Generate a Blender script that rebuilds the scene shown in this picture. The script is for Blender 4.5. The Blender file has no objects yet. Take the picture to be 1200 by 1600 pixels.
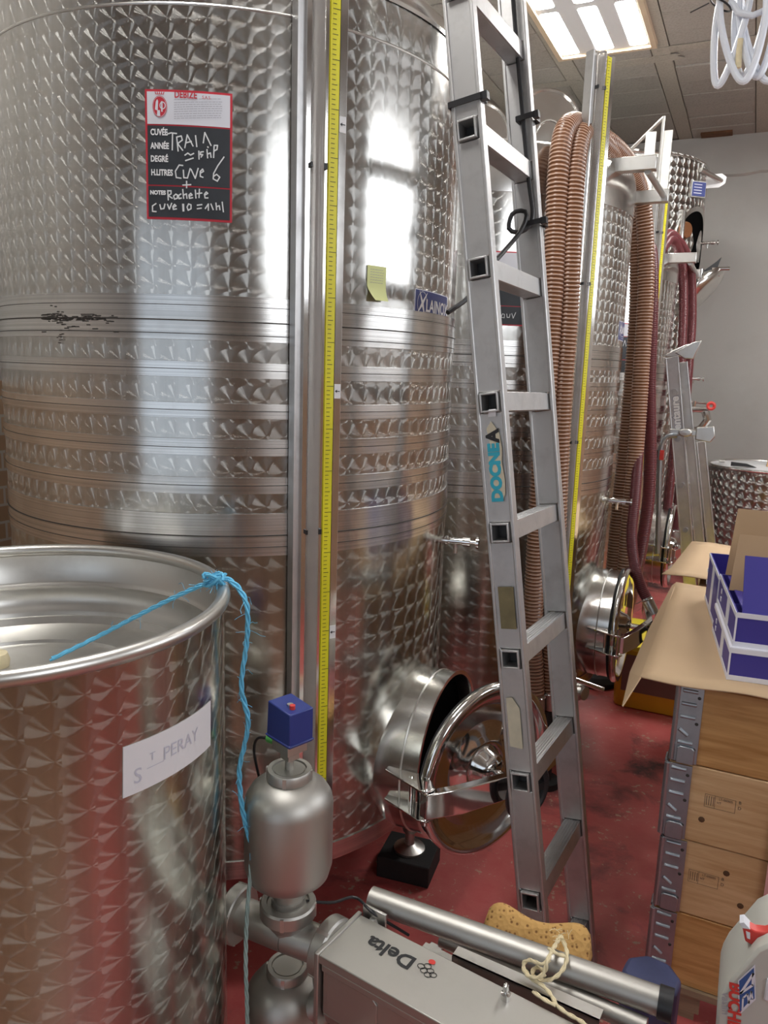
import bpy, bmesh, math, random
from mathutils import Vector, Matrix
random.seed(7)
PI = math.pi
scene = bpy.context.scene
COL = scene.collection
# ------------------------------------------------------------------ camera
F, CH = 1200.0, 1.58                       # focal length in pixels of a 1200x1600 frame, camera height
def _n(v): return v.normalized()
up_c = -_n(Vector((395-600, 7200-800, F)))                 # vertical vanishing point
y_c = _n(Vector((1179-600, 594-800, F)))                   # vanishing point of the ceiling beams
y_c = _n(y_c - up_c*y_c.dot(up_c)); x_c = y_c.cross(up_c)
def ray(px, py):
    c = Vector((px-600, py-800, F)); return _n(Vector((c.dot(x_c), c.dot(y_c), c.dot(up_c))))
def at_z(px, py, z):
    d = ray(px, py); return Vector((0, 0, CH)) + d*((z-CH)/d.z)
def at_d(px, py, D):
    d = ray(px, py); return Vector((0, 0, CH)) + d*(D/math.hypot(d.x, d.y))
def at_y(px, py, Y):
    d = ray(px, py); return Vector((0, 0, CH)) + d*(Y/d.y)
def at_x(px, py, X):
    d = ray(px, py); return Vector((0, 0, CH)) + d*(X/d.x)
cam = bpy.data.cameras.new('camera'); cam_o = bpy.data.objects.new('camera', cam); COL.objects.link(cam_o)
cam.sensor_fit = 'VERTICAL'; cam.sensor_height = 24.0; cam.lens = 24.0*F/1600.0; cam.clip_start = .02
wx = Vector((x_c.x, y_c.x, up_c.x)); wy = -Vector((x_c.y, y_c.y, up_c.y)); wz = -Vector((x_c.z, y_c.z, up_c.z))
cam_o.matrix_world = Matrix(((wx.x, wy.x, wz.x, 0), (wx.y, wy.y, wz.y, 0), (wx.z, wy.z, wz.z, CH), (0, 0, 0, 1)))
scene.camera = cam_o
# ------------------------------------------------------------------ world, light, exposure
scene.view_settings.view_transform = 'Standard'; scene.view_settings.look = 'None'
scene.view_settings.gamma = 1.0; scene.view_settings.exposure = 0.2; scene.view_settings.use_curve_mapping = False
w = bpy.data.worlds.new('world'); scene.world = w; w.use_nodes = True
bg = w.node_tree.nodes['Background']; bg.inputs[0].default_value = (.72, .84, 1, 1); bg.inputs[1].default_value = .6
def area(name, loc, rot, sx, sy, power, col):
    l = bpy.data.lights.new(name, 'AREA'); l.shape = 'RECTANGLE'; l.size = sx; l.size_y = sy; l.energy = power; l.color = col
    o = bpy.data.objects.new(name, l); o.location = loc; o.rotation_euler = rot; COL.objects.link(o); return o
ROOM = dict(x0=-2.35, x1=2.3, y0=-3.2, y1=7.42, h=3.57)
area('door_daylight', (-.55, -3.12, 1.45), (PI/2, 0, 0), 2.9, 2.5, 7.5, (.86, .93, 1))
area('window_daylight_1', (2.24, 3.1, 2.55), (0, PI/2, 0), 1.0, 1.9, 34, (.93, .96, 1))
area('window_daylight_2', (2.24, -.4, 2.55), (0, PI/2, 0), 1.0, 1.9, 34, (.93, .96, 1))
LAMP_STRENGTH = 38.0
# ------------------------------------------------------------------ mesh helpers
def frame(o, x, y, z):
    return Matrix(((x[0], y[0], z[0], o[0]), (x[1], y[1], z[1], o[1]), (x[2], y[2], z[2], o[2]), (0, 0, 0, 1)))
def axis_frame(o, z, hint=(0, 0, 1)):
    z = _n(Vector(z)); h = Vector(hint)
    if abs(z.dot(h)) > .95: h = Vector((1, 0, 0))
    x = _n(h.cross(z)); y = z.cross(x); return frame(o, x, y, z)
def RZ(a): return Matrix.Rotation(a, 4, 'Z')
def T(x, y, z): return Matrix.Translation((x, y, z))
class MB:
    def __init__(s): s.v = []; s.f = []; s.m = []
    def add(s, vs, fs, M=None, mi=0):
        o = len(s.v)
        s.v += [tuple(M @ Vector(p)) if M is not None else tuple(p) for p in vs]
        s.f += [tuple(i+o for i in f) for f in fs]; s.m += [mi]*len(fs); return s
    def box(s, c, d, M=None, mi=0):
        x, y, z = c; a, b, e = d[0]/2, d[1]/2, d[2]/2
        vs = [(x+i*a, y+j*b, z+k*e) for k in (-1, 1) for j in (-1, 1) for i in (-1, 1)]
        return s.add(vs, [(0, 2, 3, 1), (4, 5, 7, 6), (0, 1, 5, 4), (2, 6, 7, 3), (0, 4, 6, 2), (1, 3, 7, 5)], M, mi)
    def hexa(s, bottom, top, mi=0):
        n = len(bottom); fs = [tuple(reversed(range(n))), tuple(range(n, 2*n))] + [(i, (i+1) % n, n+(i+1) % n, n+i) for i in range(n)]
        return s.add(list(bottom)+list(top), fs, None, mi)
    def lathe(s, prof, seg=48, M=None, mi=0, a0=0, a1=2*PI, closed=False):
        full = abs(a1-a0-2*PI) < 1e-6; n = seg if full else seg+1; k = len(prof); vs = []
        for i in range(n):
            a = a0+(a1-a0)*i/seg; c, sn = math.cos(a), math.sin(a)
            vs += [(r*c, r*sn, z) for r, z in prof]
        fs = []
        for i in range(seg):
            j = (i+1) % n
            for q in range(k if closed else k-1):
                q2 = (q+1) % k; fs.append((i*k+q, j*k+q, j*k+q2, i*k+q2))
        return s.add(vs, fs, M, mi)
    def torus(s, R, r, M=None, seg=48, rs=10, mi=0):
        return s.lathe([(R+r*math.cos(2*PI*i/rs), r*math.sin(2*PI*i/rs)) for i in range(rs)], seg, M, mi, closed=True)
    def cyl(s, p0, p1, r0, r1=None, seg=20, mi=0):
        p0, p1 = Vector(p0), Vector(p1); r1 = r0 if r1 is None else r1
        L = (p1-p0).length
        return s.lathe([(1e-5, 0), (r0, 0), (r1, L), (1e-5, L)], seg, axis_frame(p0, p1-p0), mi)
    def tube(s, pts, r, seg=10, closed=False, mi=None, cap=True):
        pts = [Vector(p) for p in pts]; n = len(pts)
        rr = r if hasattr(r, '__len__') else [r]*n
        tg = []
        for i in range(n):
            a = pts[(i-1) % n] if closed or i > 0 else pts[0]; b = pts[(i+1) % n] if closed or i < n-1 else pts[-1]
            tg.append(_n(b-a))
        h = Vector((0, 0, 1)) if abs(tg[0].z) < .9 else Vector((1, 0, 0))
        x = _n(h.cross(tg[0])); vs = []
        for i in range(n):
            x = _n(x - tg[i]*x.dot(tg[i])); y = tg[i].cross(x)
            vs += [pts[i] + (x*math.cos(2*PI*k/seg) + y*math.sin(2*PI*k/seg))*rr[i] for k in range(seg)]
        o = len(s.v); s.v += [tuple(p) for p in vs]
        for i in range(n if closed else n-1):
            j = (i+1) % n
            for k in range(seg):
                k2 = (k+1) % seg; s.f.append((o+i*seg+k, o+i*seg+k2, o+j*seg+k2, o+j*seg+k)); s.m.append(mi[i] if mi else 0)
        if cap and not closed:
            s.f.append(tuple(o+k for k in reversed(range(seg)))); s.m.append(0)
            s.f.append(tuple(o+(n-1)*seg+k for k in range(seg))); s.m.append(0)
        return s
    def prism(s, poly, d, M=None, mi=0):
        n = len(poly); vs = [(x, y, 0) for x, y in poly]+[(x, y, d) for x, y in poly]
        fs = [tuple(reversed(range(n))), tuple(range(n, 2*n))]+[(i, (i+1) % n, n+(i+1) % n, n+i) for i in range(n)]
        return s.add(vs, fs, M, mi)
    def build(s, name, mat, parent=None, smooth=30, bev=0, kind=None, label=None):
        me = bpy.data.meshes.new(name); me.from_pydata(s.v, [], s.f)
        mats = mat if isinstance(mat, (list, tuple)) else [mat]
        for q in mats: me.materials.append(q)
        if len(mats) > 1: me.polygons.foreach_set('material_index', s.m)
        if smooth:
            me.polygons.foreach_set('use_smooth', [True]*len(me.polygons)); me.update(); me.set_sharp_from_angle(angle=math.radians(smooth))
        bm = bmesh.new(); bm.from_mesh(me); bmesh.ops.recalc_face_normals(bm, faces=bm.faces); bm.to_mesh(me); bm.free()
        o = bpy.data.objects.new(name, me); COL.objects.link(o)
        if parent: o.parent = parent
        if bev:
            b = o.modifiers.new('bevel', 'BEVEL'); b.width = bev; b.segments = 2; b.limit_method = 'ANGLE'; b.angle_limit = math.radians(40)
        if kind: o['kind'] = kind
        if label: o['label'] = label
        return o
def tag(o, label, cat, group=None):
    o['label'] = label; o['category'] = cat
    if group: o['group'] = group
    return o
def thing(name, label, cat, loc=(0, 0, 0), rz=0, group=None):
    o = bpy.data.objects.new(name, None); o.empty_display_size = .05; COL.objects.link(o)
    o.location = loc; o.rotation_euler = (0, 0, rz); return tag(o, label, cat, group)
def struct(name, mb, mat, **k):
    o = mb.build(name, mat, **k); o['kind'] = 'structure'; return o
def text_mb(mb, s, size, fn, mi=0, align='CENTER', bold=0.0, sx=1.0):
    c = bpy.data.curves.new('t', 'FONT'); c.body = s; c.size = size; c.align_x = align; c.align_y = 'CENTER'; c.offset = bold
    c.resolution_u = 3
    o = bpy.data.objects.new('t', c); COL.objects.link(o)
    me = bpy.data.meshes.new_from_object(o)
    mb.add([fn(v.co.x*sx, v.co.y) for v in me.vertices], [tuple(p.vertices) for p in me.polygons], None, mi)
    bpy.data.objects.remove(o); bpy.data.curves.remove(c); bpy.data.meshes.remove(me); return mb
def ribbon(mb, pts, wd, fn, mi=0):
    pts = [Vector(p) for p in pts]
    for a, b in zip(pts, pts[1:]):
        d = b-a
        if d.length < 1e-6: continue
        d.normalize(); n = Vector((-d.y, d.x))*wd/2; a2, b2 = a-d*wd*.3, b+d*wd*.3
        mb.add([fn(*(a2-n)), fn(*(b2-n)), fn(*(b2+n)), fn(*(a2+n))], [(0, 1, 2, 3)], None, mi)
    return mb
def spline(pts, step):
    """Catmull-Rom through 3-D points, resampled at an even step."""
    P = [Vector(p) for p in pts]; P = [2*P[0]-P[1]]+P+[2*P[-1]-P[-2]]; out = []
    for i in range(1, len(P)-2):
        a, b, c, d = P[i-1:i+3]
        for k in range(24):
            t = k/24; out.append(.5*((2*b)+(c-a)*t+(2*a-5*b+4*c-d)*t*t+(3*b-a-3*c+d)*t**3))
    out.append(P[-2]); res = [out[0]]; acc = 0
    for a, b in zip(out, out[1:]):
        L = (b-a).length
        while L > 0 and acc+L >= step:
            q = (step-acc)/L; a = a.lerp(b, q); res.append(a.copy()); L = (b-a).length; acc = 0
        acc += L
    return res
# ------------------------------------------------------------------ materials
class NT:
    def __init__(s, name):
        s.mat = bpy.data.materials.new(name); s.mat.use_nodes = True; s.t = s.mat.node_tree
        s.b = s.t.nodes['Principled BSDF']; s.out = s.t.nodes['Material Output']
    def n(s, typ, **k):
        q = s.t.nodes.new('ShaderNode'+typ)
        for a, v in k.items(): setattr(q, a, v)
        return q
    def put(s, sock, v):
        if isinstance(v, bpy.types.NodeSocket): s.t.links.new(v, sock)
        elif v is not None:
            if hasattr(sock.default_value, '__len__') and hasattr(v, '__len__') and len(v) == 3 and len(sock.default_value) == 4: v = (*v, 1)
            sock.default_value = v
    def math(s, op, a, b=None, c=None, clamp=False):
        q = s.n('Math', operation=op, use_clamp=clamp); s.put(q.inputs[0], a)
        if b is not None: s.put(q.inputs[1], b)
        if c is not None: s.put(q.inputs[2], c)
        return q.outputs[0]
    def vm(s, op, a, b=None, sc=None):
        q = s.n('VectorMath', operation=op); s.put(q.inputs[0], a)
        if b is not None: s.put(q.inputs[1], b)
        if sc is not None: s.put(q.inputs[3], sc)
        return q.outputs[1] if op in ('LENGTH', 'DOT_PRODUCT') else q.outputs[0]
    def mixc(s, f, a, b):
        q = s.n('Mix', data_type='RGBA'); s.put(q.inputs[0], f); s.put(q.inputs[6], a); s.put(q.inputs[7], b); return q.outputs[2]
    def mixv(s, f, a, b):
        q = s.n('Mix', data_type='VECTOR'); s.put(q.inputs[0], f); s.put(q.inputs[4], a); s.put(q.inputs[5], b); return q.outputs[1]
    def ramp(s, f, stops):
        q = s.n('ValToRGB'); s.put(q.inputs[0], f); e = q.color_ramp.elements
        while len(e) < len(stops): e.new(.5)
        for i, (p, c) in enumerate(stops): e[i].position = p; e[i].color = (*c, 1) if len(c) == 3 else c
        return q.outputs[0]
    def obj(s): return s.n('TexCoord').outputs['Object']
    def scaled(s, v, sc):
        q = s.n('Mapping'); s.put(q.inputs[0], v); q.inputs['Scale'].default_value = sc; return q.outputs[0]
    def noise(s, v, scale, detail=4, rough=.55, dist=0):
        q = s.n('TexNoise'); s.put(q.inputs['Vector'], v); q.inputs['Scale'].default_value = scale; q.inputs['Detail'].default_value = detail
        q.inputs['Roughness'].default_value = rough; q.inputs['Distortion'].default_value = dist; return q.outputs[0]
    def set(s, **k):
        for a, v in k.items(): s.put(s.b.inputs[a.replace('_', ' ')], v)
        return s
    def bump(s, hgt, strength=.3, dist=.005):
        q = s.n('Bump'); s.put(q.inputs['Height'], hgt); q.inputs['Strength'].default_value = strength; q.inputs['Distance'].default_value = dist
        s.put(s.b.inputs['Normal'], q.outputs[0]); return q.outputs[0]
def plain(name, col, rough=.5, metal=0, var=.12, scale=8, bump=0, **k):
    m = NT(name); v = m.obj(); f = m.noise(v, scale, 5)
    m.set(Base_Color=m.mixc(f, [c*(1-var) for c in col], [min(1, c*(1+var)) for c in col]), Roughness=rough, Metallic=metal, **k)
    if bump: m.bump(m.noise(v, scale*6, 4), bump, .003)
    return m.mat
def emit(name, col, st):
    m = NT(name); m.set(Base_Color=(*col, 1), Emission_Color=(*col, 1), Emission_Strength=st); return m.mat
def marbled(name, R, cell, mirror=.14, aniso=.32, fac=.55, tint=(.64, .63, .60), flat=False, streak=.5, rad=.78, dirt=.25):
    """Stainless sheet finished with overlapping round brush marks: every mark is brushed in circles round its centre."""
    m = NT(name); o = m.obj(); sp = m.n('SeparateXYZ'); m.put(sp.inputs[0], o)
    ang = m.math('MULTIPLY', m.math('ARCTAN2', sp.outputs[1], sp.outputs[0]), R)
    uv = m.n('CombineXYZ'); m.put(uv.inputs[0], ang); m.put(uv.inputs[1], sp.outputs[2])
    jit = m.n('TexNoise'); m.put(jit.inputs['Vector'], uv.outputs[0]); jit.inputs['Scale'].default_value = .9/cell
    p = m.vm('SCALE', uv.outputs[0], sc=1/cell); p = m.vm('ADD', p, m.vm('SCALE', m.vm('SUBTRACT', jit.outputs[1], (.5, .5, .5)), sc=.22))
    p = m.vm('MULTIPLY', p, (1, 1, 0))
    d = m.vm('SUBTRACT', m.vm('FRACTION', p), (.5, .5, 0))
    cur = d
    for off in ((1, 0), (-1, -1), (0, -1), (1, -1)):
        e = m.vm('SUBTRACT', d, (off[0], off[1], 0)); ins = m.math('LESS_THAN', m.vm('LENGTH', e), rad)
        cur = m.mixv(ins, cur, e)
    nrm = m.n('NewGeometry').outputs['True Normal']
    eu = m.vm('NORMALIZE', m.vm('CROSS_PRODUCT', (0, 0, 1), nrm)); cs = m.n('SeparateXYZ'); m.put(cs.inputs[0], cur)
    tan = m.vm('ADD', m.vm('SCALE', eu, sc=cs.outputs[0]), m.vm('SCALE', (0, 0, 1), sc=cs.outputs[1]))
    tan = m.vm('NORMALIZE', tan)
    st = m.noise(m.scaled(o, (9, 9, .35)), 3, 6, .6)
    blot = m.noise(o, 5, 5, .6)
    col = m.mixc(m.math('MULTIPLY', m.ramp(st, [(.45, (0, 0, 0)), (.72, (1, 1, 1))]), streak), tint, [c*.62 for c in tint])
    col = m.mixc(m.math('MULTIPLY', m.ramp(blot, [(.5, (0, 0, 0)), (.75, (1, 1, 1))]), dirt), col, (.42, .34, .27))
    edge = m.vm('LENGTH', cur)
    m.set(Base_Color=col, Metallic=1, Roughness=m.math('ADD', m.math('MULTIPLY', st, .12), mirror-.06))
    # the circular brushing tilts the micro-surface a little, so neighbouring marks catch different light
    g = m.n('BsdfAnisotropic', distribution='GGX'); m.put(g.inputs['Color'], col)
    g.inputs['Roughness'].default_value = aniso; g.inputs['Anisotropy'].default_value = .88; m.put(g.inputs['Tangent'], tan)
    bp = m.n('Bump'); m.put(bp.inputs['Height'], m.math('POWER', edge, 2.0)); bp.inputs['Strength'].default_value = .0; bp.inputs['Distance'].default_value = cell*.08
    m.put(m.b.inputs['Normal'], bp.outputs[0]); m.put(g.inputs['Normal'], bp.outputs[0])
    mx = m.n('MixShader'); mx.inputs[0].default_value = fac; m.t.links.new(m.b.outputs[0], mx.inputs[1]); m.t.links.new(g.outputs[0], mx.inputs[2])
    m.t.links.new(mx.outputs[0], m.out.inputs[0]); return m.mat
def satin(name, col=(.72, .71, .69), rough=.28, aniso=0, lines=0, dirt=.2, scale=7, dark=(.3, .25, .2)):
    m = NT(name); o = m.obj(); f = m.noise(o, scale, 6, .62)
    c = m.mixc(m.math('MULTIPLY', m.ramp(f, [(.48, (0, 0, 0)), (.75, (1, 1, 1))]), dirt), col, dark)
    if lines:
        l = m.noise(m.scaled(o, (.4, .4, lines)), 1, 3, .7); c = m.mixc(m.ramp(l, [(.35, (0, 0, 0)), (.6, (1, 1, 1))]), [q*.7 for q in col], c)
    m.set(Base_Color=c, Metallic=1, Roughness=m.math('ADD', m.math('MULTIPLY', f, .16), rough-.08), Anisotropic=aniso)
    if aniso:
        t = m.n('Tangent', direction_type='RADIAL', axis='Z'); 
        # wider gloss across the brushing
        m.put(m.b.inputs['Anisotropic Rotation'], .25); m.put(m.b.inputs['Tangent'], t.outputs[0])
    return m.mat
M = {}
M['tank_fine'] = marbled('marbled_steel_fine', .637, .040, mirror=.18, fac=.42)
M['tank_coarse'] = marbled('marbled_steel_coarse', .637, .052, mirror=.2, aniso=.38, fac=.25, dirt=.45, tint=(.57, .565, .51))
M['vat_marbled'] = marbled('marbled_steel_vat', .37, .044, mirror=.2, aniso=.36, fac=.24, rad=.8, tint=(.52, .52, .46))
M['tall_marbled'] = marbled('marbled_steel_tall', .637, .055, mirror=.2, aniso=.4, fac=.85)
M['far_marbled'] = marbled('marbled_steel_far', .42, .06, mirror=.2, aniso=.4, fac=.85)
M['band'] = satin('brushed_band_steel', rough=.24, aniso=.7, lines=240, dirt=.35)
M['smooth'] = satin('smooth_steel', (.74, .73, .71), .2, dirt=.2)
M['bright'] = satin('bright_steel', (.8, .79, .77), .1, dirt=.12)
M['dull'] = satin('dull_steel', (.62, .61, .58), .36, dirt=.3)
M['bead'] = satin('bead_blasted_steel', (.50, .485, .45), .5, dirt=.2, scale=4)
M['alu'] = satin('worn_aluminium', (.62, .615, .61), .46, dirt=.4, scale=14, dark=(.33, .32, .31))
M['galv'] = satin('galvanised_steel', (.40, .43, .46), .42, dirt=.5, scale=18, dark=(.25, .27, .3))
M['seam'] = plain('dark_weld', (.05, .045, .04), .6, .4)
M['black'] = plain('black_plastic', (.016, .016, .018), .45)
M['shade_black'] = plain('painted_shade_black', (.004, .004, .004), 1, Specular_IOR_Level=0)  # flat black that paints the shade inside the manways
M['rubber'] = plain('black_rubber', (.02, .02, .021), .75, bump=.2, scale=20)
M['white'] = plain('white_print', (.82, .82, .82), .5, var=.04)
M['sign_white'] = plain('sign_white', (.70, .71, .76), .45, var=.04)
M['red'] = plain('red_print', (.55, .03, .05), .45)
M['board'] = plain('chalkboard_black', (.028, .032, .038), .5, var=.5, scale=14)
M['chalk'] = plain('chalk', (.72, .74, .74), .9)
M['yellow'] = plain('yellow_scale', (.80, .74, .03), .4, var=.05)
M['note'] = plain('note_yellow', (.72, .76, .36), .8, var=.05)
M['navy'] = plain('navy_print', (.045, .06, .20), .35, var=.1)
M['grey_print'] = plain('grey_print', (.38, .38, .42), .6)
M['paper'] = plain('paper_white', (.72, .72, .74), .6, var=.03)
M['stamp'] = plain('stamp_ink', (.10, .08, .06), .7)
M['old_brick'] = plain('old_brown_brick', (.16, .075, .035), .9, var=.5, scale=30)
M['knot'] = plain('dark_knot', (.09, .045, .018), .7, var=.4, scale=60)
M['ink'] = plain('faint_ink', (.52, .52, .60), .7)
M['blue_case'] = plain('blue_case', (.025, .042, .21), .38, var=.08)
M['twine'] = plain('blue_twine', (.13, .48, .72), .7, var=.3, scale=60)
M['twine_old'] = plain('faded_twine', (.30, .42, .40), .8, var=.3, scale=60)
M['cream'] = plain('cream_string', (.72, .62, .40), .85, var=.2, scale=40)
M['teal'] = plain('teal_sticker', (.03, .36, .48), .5, var=.2, scale=40)
M['tan'] = plain('torn_sticker', (.55, .50, .38), .7, var=.25, scale=40)
M['brown_label'] = plain('worn_brown_label', (.17, .14, .07), .6, var=.5, scale=30)
M['kraft'] = plain('kraft_board', (.58, .41, .25), .8, var=.06, scale=5)
M['kraft_dark'] = plain('kraft_board_inner', (.42, .28, .16), .85, var=.08)
M['box_blue'] = plain('box_blue', (.045, .035, .27), .5, var=.06)
M['box_white'] = plain('box_white', (.74, .74, .80), .55, var=.03)
M['plastic_grey'] = plain('grey_plastic', (.52, .52, .47), .5, var=.04)
M['plastic_yellow'] = plain('yellow_plastic', (.72, .44, .02), .42, var=.06)
M['lid_yellow'] = plain('bright_yellow_plastic', (.85, .70, .05), .4, var=.05)
M['panel_brown'] = plain('brown_grey_panel', (.20, .12, .10), .5, var=.15)
M['red_plastic'] = plain('red_plastic', (.62, .05, .04), .4)
M['green'] = plain('green_connector', (.10, .42, .10), .4)
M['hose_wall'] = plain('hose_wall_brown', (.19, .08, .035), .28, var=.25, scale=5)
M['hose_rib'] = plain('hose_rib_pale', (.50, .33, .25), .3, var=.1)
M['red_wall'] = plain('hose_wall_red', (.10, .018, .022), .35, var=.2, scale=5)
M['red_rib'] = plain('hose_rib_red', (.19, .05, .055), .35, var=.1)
M['white_hose'] = plain('white_hose', (.68, .71, .77), .3, var=.06)
M['brass'] = satin('brass', (.55, .40, .16), .3)
M['wood_trim'] = plain('pale_wood', (.66, .52, .36), .6, var=.12)
M['lamp_panel'] = plain('lamp_white_panel', (.72, .72, .73), .5, var=.02)
M['lamp'] = emit('lamp_diffuser', (1, .985, .96), LAMP_STRENGTH)
M['pink'] = plain('pink_film', (.66, .36, .34), .45, var=.06)
M['dark_blue'] = plain('dark_blue_paint', (.05, .06, .14), .5, var=.4, scale=20)
def clear(name, col, tr):
    m = NT(name); m.set(Base_Color=(*col, 1), Roughness=.08, Transmission_Weight=tr, IOR=1.3); return m.mat
M['glass'] = clear('sight_tube', (.93, .90, .86), .85)
def wood(name, a, b, sc=(2.2, 30, 30)):
    m = NT(name); o = m.obj(); inf = m.n('ObjectInfo').outputs['Random']
    o = m.vm('ADD', o, m.vm('SCALE', (7.0, 3.0, 5.0), sc=inf))
    f = m.noise(m.scaled(o, sc), 1.6, 6, .6, .8); g = m.noise(o, 3, 3)
    c = m.ramp(f, [(.3, a), (.62, b)]); c = m.mixc(m.math('MULTIPLY', g, .45), c, [q*.72 for q in a])
    m.set(Base_Color=c, Roughness=.5); m.bump(f, .12, .002); return m.mat
M['wood'] = wood('pine_board', (.38, .18, .05), (.60, .34, .13))
M['wood_new'] = wood('pale_pine_board', (.48, .28, .12), (.68, .46, .25))
M['wood_rough'] = wood('rough_pallet_wood', (.20, .14, .09), (.36, .27, .17))
def floor_mat():
    m = NT('worn_red_floor'); o = m.obj()
    a = m.noise(o, 2.2, 8, .65, .6); b = m.noise(o, 9, 8, .7, .3); c = m.noise(o, 55, 4, .6)
    col = m.mixc(b, (.44, .045, .05), (.60, .19, .17))
    col = m.mixc(m.ramp(a, [(.52, (0, 0, 0)), (.66, (1, 1, 1))]), col, (.07, .04, .04))
    col = m.mixc(m.ramp(m.math('MULTIPLY', b, c), [(.335, (0, 0, 0)), (.37, (1, 1, 1))]), col, (.52, .36, .26))
    sp = m.n('SeparateXYZ'); m.put(sp.inputs[0], o)            # paint worn through to brown screed towards the doorway
    wr = m.math('ADD', m.math('MULTIPLY', sp.outputs[1], -.9), m.math('MULTIPLY_ADD', b, 1.2, .15))
    col = m.mixc(m.ramp(wr, [(.15, (0, 0, 0)), (.55, (1, 1, 1))]), col, m.mixc(c, (.27, .125, .08), (.42, .22, .14)))
    m.set(Base_Color=col, Roughness=m.math('ADD', m.math('MULTIPLY', a, .4), .2)); m.bump(b, .25, .004); return m.mat
M['floor'] = floor_mat()
def plaster(name, col, dk, amt=.5):
    m = NT(name); o = m.obj(); a = m.noise(o, 1.3, 7, .6); b = m.noise(o, 30, 4)
    m.set(Base_Color=m.mixc(m.math('MULTIPLY', m.ramp(a, [(.45, (0, 0, 0)), (.7, (1, 1, 1))]), amt), col, dk), Roughness=.85); m.bump(m.math('ADD', a, m.math('MULTIPLY', b, .3)), .3, .01); return m.mat
M['plaster'] = plaster('grey_plaster', (.56, .56, .53), (.42, .41, .38))
def brick():
    m = NT('brick_wall'); o = m.obj(); sp = m.n('SeparateXYZ'); m.put(sp.inputs[0], o); cb = m.n('CombineXYZ')
    m.put(cb.inputs[0], m.math('ADD', sp.outputs[0], sp.outputs[1])); m.put(cb.inputs[1], sp.outputs[2])
    br = m.n('TexBrick'); m.put(br.inputs[0], cb.outputs[0]); br.inputs['Scale'].default_value = 4
    br.inputs['Color1'].default_value = (.34, .21, .12, 1); br.inputs['Color2'].default_value = (.44, .29, .18, 1); br.inputs['Mortar'].default_value = (.45, .40, .34, 1)
    m.set(Base_Color=m.mixc(m.math('GREATER_THAN', sp.outputs[2], 1.5), br.outputs[0], (.42, .40, .37)), Roughness=.8); return m.mat
M['brick'] = brick()
def concrete(name, a, b):
    m = NT(name); o = m.obj(); inf = m.n('ObjectInfo').outputs['Random']; o2 = m.vm('ADD', o, m.vm('SCALE', (9.0, 4.0, 2.0), sc=inf))
    f = m.noise(o2, 2.4, 7, .65); g = m.noise(o2, 70, 3, .7)
    c = m.mixc(f, a, b); c = m.mixc(m.math('MULTIPLY', m.ramp(g, [(.45, (0, 0, 0)), (.7, (1, 1, 1))]), .5), c, [q*.6 for q in a])
    c = m.mixc(m.math('MULTIPLY', inf, .25), c, b)
    m.set(Base_Color=c, Roughness=.95); m.bump(g, .5, .006); return m.mat
M['block'] = concrete('concrete_block', (.36, .335, .295), (.48, .45, .40))
M['beam'] = concrete('concrete_beam', (.40, .37, .31), (.52, .48, .41))
def sponge_mat():
    m = NT('sponge'); o = m.obj(); q = m.n('TexVoronoi'); m.put(q.inputs['Vector'], o); q.inputs['Scale'].default_value = 95
    c = m.ramp(q.outputs['Distance'], [(.16, (.22, .10, .03)), (.32, (.56, .33, .11))]); m.set(Base_Color=c, Roughness=.9); m.bump(q.outputs['Distance'], .6, .004); return m.mat
M['sponge'] = sponge_mat()
# ------------------------------------------------------------------ the room
X0, X1, Y0, Y1, HC = ROOM['x0'], ROOM['x1'], ROOM['y0'], ROOM['y1'], ROOM['h']
struct('floor', MB().box(((X0+X1)/2, (Y0+Y1)/2, -.05), (X1-X0+.4, Y1-Y0+.4, .1)), M['floor'])
struct('wall_back', MB().box(((X0+X1)/2, Y1+.1, HC/2), (X1-X0+.4, .2, HC)), M['plaster'])
b = MB(); n = 40                            # ring beam under the ceiling with an uneven lower edge
for i in range(n):
    xa, xb = X0+(X1-X0)*i/n, X0+(X1-X0)*(i+1)/n; za, zb = 3.27+.012*math.sin(i*1.7), 3.27+.012*math.sin(i*1.7+1.7)
    b.add([(xa, Y1-.03, HC), (xb, Y1-.03, HC), (xb, Y1-.03, zb), (xa, Y1-.03, za), (xb, Y1, zb-.015), (xa, Y1, za-.015)], [(0, 1, 2, 3), (3, 2, 4, 5)])
struct('trim_1', b, M['plaster'])
struct('wall_left', MB().box((X0-.1, (Y0+Y1)/2, HC/2), (.2, Y1-Y0+.4, HC)), M['brick'])
# right wall with two high windows, front wall (behind the camera) with an open doorway
b = MB(); wins = [(-1.35, .55), (2.15, 4.05)]
b.box((X1+.1, (Y0+Y1)/2, 1.0), (.2, Y1-Y0+.4, 2.0)); b.box((X1+.1, (Y0+Y1)/2, (3.05+HC)/2), (.2, Y1-Y0+.4, HC-3.05))
prev = Y0-.2
for a, c in wins+[(Y1+.2, 0)]:
    b.box((X1+.1, (prev+a)/2, 2.525), (.2, a-prev, 1.05)); prev = c
struct('wall_right', b, M['brick'])
for i, (a, c) in enumerate(wins):
    f = MB()
    for yy in (a+.025, (a+c)/2, c-.025): f.box((X1+.12, yy, 2.525), (.06, .05, 1.05))
    for zz in (2.025, 3.025): f.box((X1+.12, (a+c)/2, zz), (.06, c-a, .05))
    struct('window_%d' % (i+1), f, M['white'])
b = MB(); b.box((-2.2, Y0-.1, HC/2), (.4, .2, HC)); b.box((1.65, Y0-.1, HC/2), (1.5, .2, HC)); b.box((-.55, Y0-.1, (2.75+HC)/2), (2.95, .2, HC-2.75))
struct('wall_front', b, M['brick'])
f = MB(); f.box((-2.0, Y0-.02, 1.375), (.07, .26, 2.75)); f.box((.9, Y0-.02, 1.375), (.07, .26, 2.75)); f.box((-.55, Y0-.02, 2.72), (2.9, .26, .07))
struct('door_1', f, M['wood_trim'])
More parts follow.
